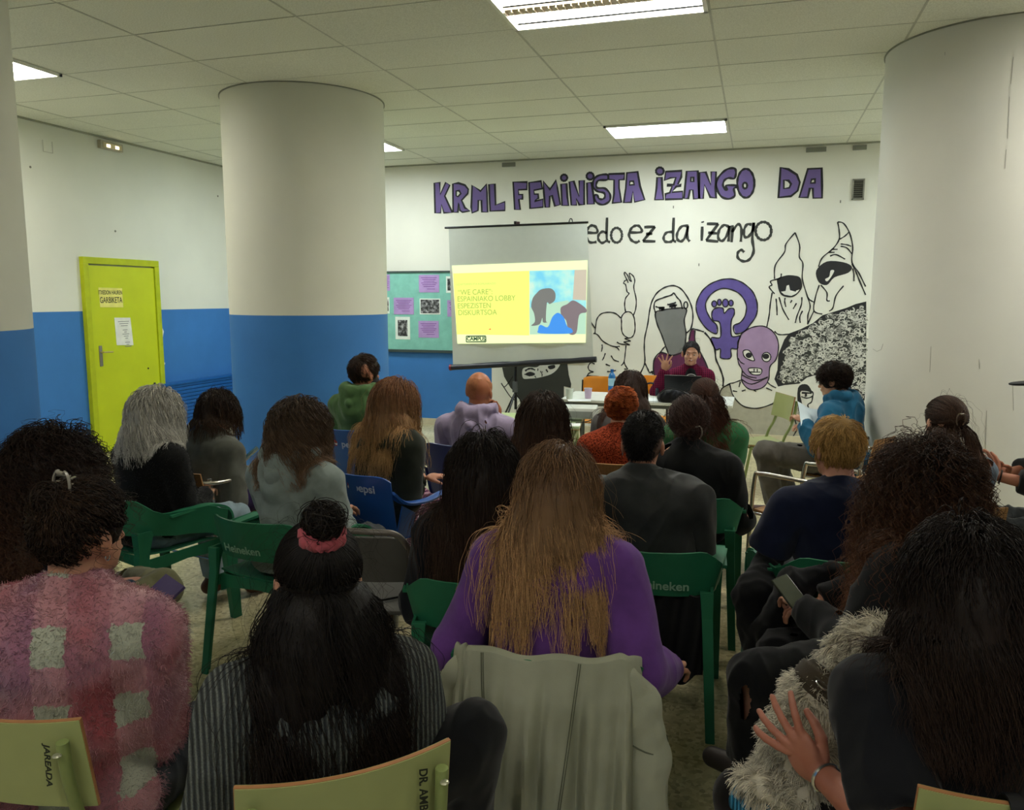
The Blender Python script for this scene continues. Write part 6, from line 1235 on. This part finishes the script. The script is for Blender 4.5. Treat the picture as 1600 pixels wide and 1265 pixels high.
def sheet(label, c, w_, h_, rz, n=1, mat=None, z=.0012):
    o = MB()
    for i in range(n): o.box((0, 0, z * (i + .5)), (w_ - .004 * (i % 2), h_, z), Matrix.Rotation(R(2 * (i % 3)), 3, 'Z'))
    q = o.build('paper_sheets', mat or plain('paper_plain', 'dfe3e2', .8), sm=False); q.location = c; q.rotation_euler = (0, 0, rz); return tag(q, label, 'papers')
sheet('stack of papers beside the headphones on the front table', ont(1000, 625), .3, .22, .1, 8)
sheet('white sheet beside the paper cups', ont(905, 625), .21, .15, .3)
sheet('small white box of tissues left of the black bag', ont(1033, 626), .06, .05, .2, 12, z=.004)
# school table with the projector
st_ = thing('school_table', 'green-topped school table carrying the projector', 'table', (-1.62, 5.92, 0), R(9)); M_G = plain('table_green', '9fb48c', .35, .4); M_GT = plain('tube_green2', '8b9560', .4, .4)
MB().box((0, 0, .728), (.72, .64, .022)).build('tabletop', M_G, st_, sm=False, bevel=.004); MB().box((0, 0, .7165), (.722, .642, .006)).build('top_edge', plain('ply_edge2', 'a5814e', .5), st_, sm=False)
for sx in (-1, 1):
    for sy in (-1, 1): MB().tube([(sx * .3, sy * .26, .715), (sx * .34, sy * .3, 0)], .016, 10).build('leg', M_GT, st_)
    MB().tube([(sx * .31, -.27, .60), (sx * .31, .27, .60)], .010, 8).build('side_rail', M_GT, st_)
sh = MB()
for i in range(7): sh.tube([(-.30, -.24 + .08 * i, .60), (.30, -.24 + .08 * i, .60)], .004, 6)
sh.build('wire_shelf', M_GT, st_); MB().tube([(-.31, 0, .60), (-.31, 0, .715)], .008, 6).build('shelf_support', M_GT, st_)
pc = ont(903, 655, .7395); pj = thing('projector', 'pale grey data projector on the school table', 'projector', pc, R(8)); MB().box((0, 0, .062), (.30, .23, .085)).build('projector_body', plain('projector_grey', 'c2c8c0', .4), pj, bevel=.012); MB().box((0, -.1165, .055), (.24, .006, .05)).build('vent_panel', plain('projector_dark', '7c827c', .5), pj, sm=False)
MB().tube([(.06, .11, .065), (.06, .145, .065)], .034, 20).build('lens', plain('lens_glass', '15181c', .1, .6), pj)
for sx in (-1, 1):
    for sy in (-1, 1): MB().tube([(sx * .12, sy * .09, 0), (sx * .12, sy * .09, .022)], .012, 8).build('foot', plain('foot_black', '15151a', .6), pj)
sheet('white sheet lying in front of the projector', ont(886, 663, .7395), .20, .13, .2)
cb = MB().tube(cr([ont(915, 652, .752), ont(925, 654, .745), ont(918, 658, .744), ont(900, 660, .744)], 6), .0035, 6).build('cable', plain('cable_black', '17171a', .5)); tag(cb, 'black cable curling from the projector', 'cable')
# sheet read by the man in teal
p = wp(1266, 651, 5.62); o = MB().slab([[(u * .085, .012 * math.sin(u * 2.5 + v), v * .12) for v in [j / 3 - 1 for j in range(7)]] for u in [i / 3 - 1 for i in range(7)]], .0012).build('reading_sheet', plain('paper_cool', 'cfdfe6', .8)); o.location = p; o.rotation_euler = (R(-55), R(18), R(20)); tag(o, 'pale sheet held by the young man in the teal hoodie', 'paper')
# power lead on the floor
pl = [wp(x, y, 1) for x, y in ((640, 742), (662, 745), (690, 748), (720, 742), (750, 735), (790, 722))]; q = []
for x, y in ((610, 735), (640, 742), (662, 746), (690, 744), (720, 734), (750, 728), (800, 708)):
    a = ont(x, y, .006); q.append(a)
tag(MB().tube(cr(q, 6), .005, 6).build('power_cable', plain('cable_white', 'c8c8c0', .5)), 'white power cable lying on the floor in front of the bald man', 'cable')
a = ont(668, 722, .0); ps = thing('power_strip', 'white power strip on the floor beside the bald man', 'power strip', a, R(70)); MB().box((0, 0, .02), (.28, .055, .035)).build('strip_body', plain('strip_white', 'd2d2c8', .4), ps, bevel=.006)
for i in range(4): MB().tube([(-.1 + .065 * i, 0, .0365), (-.1 + .065 * i, 0, .0395)], .018, 14).build('socket', plain('socket_grey', '8f8f88', .5), ps)
# black glasses-case like strap left on the folding chair
fc = [o for o in bpy.data.objects if o.name.startswith('folding_chair')][0]
c = wp(590, 935, 2.98); g_ = thing('glasses', 'black-rimmed piece lying on the seat of the folding chair', 'glasses', (fc.location.x, fc.location.y, .442), fc.rotation_euler.z)
g1 = MB(); g1.tube([(-.10, -.08, .006), (.03, -.105, .006), (.085, -.06, .006)], .005, 6); g1.build('dark_frame', plain('gl_black', '101113', .3), g_)
# wire basket trolley legs seen between the rows
# ---------------------------------------------------------------- sage jacket over the centre chair
ch = P['11'][0]; jk = thing('draped_jacket', 'sage grey denim jacket hung over the chair back behind the purple sweatshirt', 'jacket', (*seat_of(ch, .05), 0), ch.rotation_euler.z)
def jacket_mat():
    t = NT('sage_denim'); v = t.coords(); a = t.ramp(t.noise(v, 5, 4), [(.3, srgb('8f917e')), (.7, srgb('a6a894'))]); t.base(a, .9, .12); t.bump(t.noise(v, 420, 2), .3, .002); return t.m
JM = jacket_mat(); G = []; NU, NV = 90, 46
def jp(u, v, front=False):
    """u -1..1 across, v 0 top .. 1 hem"""
    x = .262 * u * (1 + .05 * v); drop = max(0, abs(u) - .78) / .22; top = .735 - .055 * drop ** 1.4 + .006 * math.sin(u * 9) + (.012 if u < -.8 else 0); z = top - .62 * v * (1 + .08 * math.sin(u * 3))
    f = .016 * math.sin(u * 19 + 1.2 * math.sin(v * 3)) + .010 * math.sin(u * 33 + v * 4) + .012 * math.sin(u * 8 - v * 3)
    if u < -.72: f += .022 * math.sin(u * 70 + v * 2)
    y = -.318 - .035 * min(v * 6, 1) + .06 * u * u - .012 + f * min(v * 2.5, 1) - .03 * v
    if u > .86: y += (u - .86) * .6
    if u < -.88: y += (-u - .88) * .7
    return (x, y, z)
for i in range(NU + 1):
    u = i / NU * 2 - 1; row = []
    for b_, c_2 in ((.046, -.030), (.044, -.014), (.036, -.002), (.024, .004), (.010, .004)): t0 = jp(u, 0); row.append((t0[0], t0[1] + b_, t0[2] + c_2))
    for j in range(NV + 1): row.append(jp(u, j / NV))
    G.append(row)
body = MB().slab(G, .006).build('jacket_back', JM, jk); sew = plain('seam_thread', '5f6252', .9)
for u0, u1 in ((-.62, -.42), (.38, .08), (-.60, -.40), (.40, .10)):
    MB().tube([(q[0], q[1] - .0045, q[2]) for q in [jp(u0 + (u1 - u0) * v, v) for v in [k / 40 for k in range(41)]]], .0016, 5).build('seam', sew, jk)
F = Field((.12, -.42, .10), (.42, -.02, .82), .006); F.chain([(.225, -.26, .67), (.262, -.25, .60), (.28, -.26, .45), (.275, -.28, .20)], [.03, .046, .054, .05], .02); V, Q = F.mesh(); V = folds(V, Q, .010, 24, 6); mesh_np('jacket_sleeve', V, Q, JM, jk)
for z in (.50,): MB().tube([(.277 + .060 * math.cos(t), -.260 + .060 * math.sin(t), z + .01 * math.sin(t * 2)) for t in [i * .314 for i in range(20)]], .0022, 5, True).build('sleeve_seam', sew, jk)
F = Field((-.36, -.42, .10), (-.14, -.02, .82), .006); F.chain([(-.235, -.27, .66), (-.262, -.24, .60), (-.275, -.24, .25)], [.028, .04, .05], .02); V, Q = F.mesh(); V = folds(V, Q, .014, 34, 2, (1, 1, .25)); mesh_np('jacket_sleeve', V, Q, JM, jk)
# ---------------------------------------------------------------- black coat hung on the green chair of the blond person, bag under a chair
c19 = P['19'][0]; co = thing('hanging_coat', 'black coat hung over the left side of the green armchair under the blond person', 'coat', (*seat_of(c19), 0), c19.rotation_euler.z)
F = Field((-.5, -.5, .05), (.1, .2, .8), .008); F.chain([(-.27, -.02, .64), (-.33, -.12, .52), (-.32, -.18, .34)], [.05, .075, .06], .03); F.chain([(-.12, -.31, .70), (-.24, -.29, .62), (-.30, -.24, .42)], [.04, .055, .06], .03); V, Q = F.mesh(); V = folds(V, Q, .016, 22, 3); mesh_np('coat_cloth', V, Q, cloth('coat_black2', '101114'), co)
c12 = P['12'][0]; cs = thing('hanging_jacket', 'black jacket hem hanging below the branded green armchair', 'jacket', (*seat_of(c12), 0), c12.rotation_euler.z)
G = [[(u * (.225 - .02 * v), -.245 + .02 * math.sin(u * 14 + v * 2) - .02 * v, .555 - (.30 + .05 * math.sin(u * 3)) * v) for v in [j / 14 for j in range(15)]] for u in [i / 24 - 1 for i in range(49)]]; MB().slab(G, .012).build('jacket_cloth', cloth('coat_black2', '101114'), cs)
c16 = P['16'][0]; bp = thing('backpack', 'black backpack on the floor under the armchair of the person with clipped-up hair', 'bag', (*seat_of(c16), 0), c16.rotation_euler.z)
F = Field((-.25, -.25, 0), (.25, .2, .45), .008); F.ell((0, 0, .17), (.17, .12, .17), None, 0); F.ell((0, -.1, .12), (.12, .05, .09), None, .03); F.half((0, 0, .005), (0, 0, -1)); V, Q = F.mesh(); V = folds(V, Q, .006, 22, 3); mesh_np('bag_body', V, Q, cloth('bag_black', '1b1b1f'), bp); MB().tube(cr([(-.05, .08, .30), (0, .09, .37), (.05, .08, .30)], 5), .008, 6).build('bag_handle', plain('strap_black', '111113', .6), bp)
# booklet on the lap of the curly-haired person
bk = thing('booklet', 'purple and yellow booklet on the lap of the curly-haired person', 'booklet', wp(232, 948, 2.42), R(-30)); MB().box((0, 0, 0), (.15, .21, .008), Matrix.Rotation(R(35), 3, 'X')).build('cover', plain('cover_violet', '4a3f66', .5), bk, sm=False); MB().box((0, .012, .006), (.10, .12, .004), Matrix.Rotation(R(35), 3, 'X')).build('cover_picture', plain('cover_yellow', 'b8a428', .5), bk, sm=False)
# ---------------------------------------------------------------- white dog on the lap of the person in the black T-shirt
dg = thing('dog', 'fluffy white dog in a brown harness on the lap in the front row', 'dog', (0, 0, 0))
DP = dict(head=np.array(wp(1372, 1018, 1.90)), neck=np.array(wp(1325, 1062, 1.90)), ch=np.array(wp(1288, 1110, 1.90)), mid=np.array(wp(1262, 1165, 1.89)), rump=np.array(wp(1262, 1235, 1.85)))
rg = np.random.RandomState(4)
def fur(V, Q, n, L, mat, parent, name='fur', r=.0012, droop=.9, comb=(0, 0, 0)):
    N = vnormals(V, Q); ii = rg.randint(0, len(V), n); cl_ = rg.randint(0, len(V), n // 14); P0 = V[ii]; key = np.floor(P0 / .022).astype(int); hsh = (key @ np.array([73856093, 19349663, 83492791])) % 997; ofs = np.random.RandomState(1).normal(size=(997, 3))[hsh] * .55
    d = nz_rows(N[ii] * .8 + ofs + np.array(comb)); pts = [P0 - N[ii] * .003]; v = d
    for k in range(6): v = nz_rows(v + np.array([0, 0, -1]) * droop * .28 + rg.normal(size=(n, 3)) * .1); pts.append(pts[-1] + v * (L * rg.uniform(.7, 1.15, (n, 1)) / 6))
    p = np.stack(pts, 1); FV, FQ = tubes(p, r, .3); a, t = attr(p, rg); o = hair_object(name, [(FV, FQ, a, t)], mat, parent); return tag(o, kind='stuff')
F = Field(np.min([v for v in DP.values()], 0) - .2, np.max([v for v in DP.values()], 0) + .2, .006)
F.ell(DP['head'], (.075, .085, .075), None, .02); F.cap(DP['head'], DP['neck'], .062, .066, .03); F.cap(DP['neck'], DP['ch'], .068, .085, .03); F.cap(DP['ch'], DP['mid'], .085, .090, .03); F.cap(DP['mid'], DP['rump'], .09, .085, .03)
fw_ = nz(np.array([-.25, .97, -.1])); F.cap(DP['head'] + fw_ * .05, DP['head'] + fw_ * .12 + np.array([0, 0, -.015]), .038, .024, .02)
for s in (-1, 1):
    sd = np.array([.97, .25, 0]) * s; F.chain([DP['head'] + sd * .055 + np.array([0, 0, .04]), DP['head'] + sd * .085 + np.array([0, 0, .0]), DP['head'] + sd * .085 + np.array([0, 0, -.06])], [.022, .026, .018], .01)
    F.chain([DP['ch'] + sd * .04, DP['ch'] + sd * .045 + fw_ * .08 + np.array([0, 0, -.08]), DP['ch'] + sd * .045 + fw_ * .09 + np.array([0, 0, -.17])], [.04, .03, .026], .02)
    F.chain([DP['rump'] + sd * .05, DP['rump'] + sd * .06 + fw_ * .10 + np.array([0, 0, -.02]), DP['rump'] + sd * .06 + fw_ * .05 + np.array([0, 0, -.055])], [.05, .035, .026], .02)
F.chain([DP['rump'] + np.array([-.03, -.06, 0]), DP['rump'] + np.array([-.10, -.05, .02]), DP['rump'] + np.array([-.14, .0, .0])], [.028, .024, .018], .02)
V, Q = F.mesh(); V = relax(V, Q, 2); DM = hair_mat('dog_fur', 'a8a08c', 'd8d2c0', .2); body = hair_object('dog_body', [(V, Q, np.full(len(V), .5), np.full(len(V), .3))], DM, dg)
fur(V, Q, 26000, .042, DM, body, 'coat_fur', .0011)
hb = [(DP['neck'] * .55 + DP['ch'] * .45, nz(DP['ch'] - DP['neck']))]; a_, dr_ = hb[0]; F = Field(a_ - .16, a_ + .16, .005); F.cap(a_ - dr_ * .06, a_ + dr_ * .06, .092, .100, 0, [(a_ + dr_ * .036, dr_), (a_ - dr_ * .034, -dr_)]); F.cap(a_ - dr_ * .02, a_ + dr_ * .02, .104, .107, .004, [(a_ + dr_ * .02, dr_), (a_ - dr_ * .02, -dr_)]); V2, Q2 = F.mesh(); hs = mesh_np('harness', V2, Q2, cloth('harness_brown', '3c3428', .15, 400), dg)
u_ = nz(np.array([-.35, -.75, .45])); u_ = nz(u_ - dr_ * (u_ @ dr_)); e_ = np.cross(dr_, u_); rc = a_ + u_ * .115; MB().tube([tuple(rc + e_ * .017 * math.cos(t) + (dr_ * .4 - u_ * -.9) * .014 * math.sin(t)) for t in [i * .3307 for i in range(19)]], .0022, 8, True).build('d_ring', plain('silver', 'c8c8c4', .2, .5, .9), hs)
MB().tube([tuple(a_ + u_ * .106 + e_ * x) for x in (-.028, .028)], .006, 8).build('ring_strap', cloth('harness_brown', '3c3428', .15, 400), hs)
def knit():
    t = NT('blue_knit'); v = t.coords(); g_ = t.n('TexWave', bands_direction='X'); g_.inputs['Scale'].default_value = 38; t.l(v, g_.inputs[0]); t.base(t.ramp(g_.outputs['Fac'], [(.1, srgb('1f5f80')), (.8, srgb('4f9cc0'))]), .95, .1); t.bump(g_.outputs['Fac'], 1, .006); return t.m
bc = np.array(wp(1222, 1262, 1.88)); F = Field(bc - .2, bc + .2, .006); F.ell(bc, (.10, .10, .055), None, 0); F.ell(bc + np.array([.05, -.02, .0]), (.08, .08, .045), None, .03); V3, Q3 = F.mesh(); V3 = folds(V3, Q3, .012, 38, 2); o = mesh_np('knitted_blanket', V3, Q3, knit()); tag(o, 'blue ribbed knitted cloth tucked under the white dog', 'cloth')

# hairline cracks and a hooked scratch on the white column, strap over the front-right chair
def oncol(x, y, cx=1.48, cy=6.36, r=.6915):
    d = _ray(x, y); a = d.x ** 2 + d.y ** 2; b_ = -2 * (d.x * cx + d.y * cy); c_ = cx * cx + cy * cy - r * r; t = (-b_ - math.sqrt(max(b_ * b_ - 4 * a * c_, 0))) / (2 * a); return (d.x * t, d.y * t, EYE + d.z * t)
wc = [o for o in bpy.data.objects if o.name.startswith('column') and abs(o.location.x - 1.48) < .01][0]
for pts in ([(1583, 88), (1579, 130)], [(1577, 150), (1574, 215)], [(1572, 232), (1570, 262)], [(1476, 80), (1476, 85)], [(1540, 700), (1542, 640)], [(1455, 540), (1453, 580)], [(1584, 640), (1583, 600)], [(1364, 544), (1370, 548), (1377, 545), (1380, 536)], [(1530, 560), (1531, 575)]):
    q = [oncol(*p) for p in pts]; k = MB().tube([(a - wc.location.x, b_ - wc.location.y, c_) for a, b_, c_ in q], .0009, 4).build('crack', plain('crack_grey', '6c6b60', .8), wc)
c22 = P['22'][0]; sx_, sy_ = seat_of(c22, .04); sp_ = thing('bag_strap', 'dark bag strap looped over the back of the front-right school chair', 'strap', (sx_, sy_, 0), c22.rotation_euler.z)
MB().slab([[(x, y, z) for x in (-.06, -.035)] for y, z in cr([(-.19, .66), (-.225, .80), (-.25, .838), (-.28, .825), (-.278, .74), (-.262, .60)], 4)], .004).build('strap_webbing', plain('strap_black', '111113', .6), sp_)
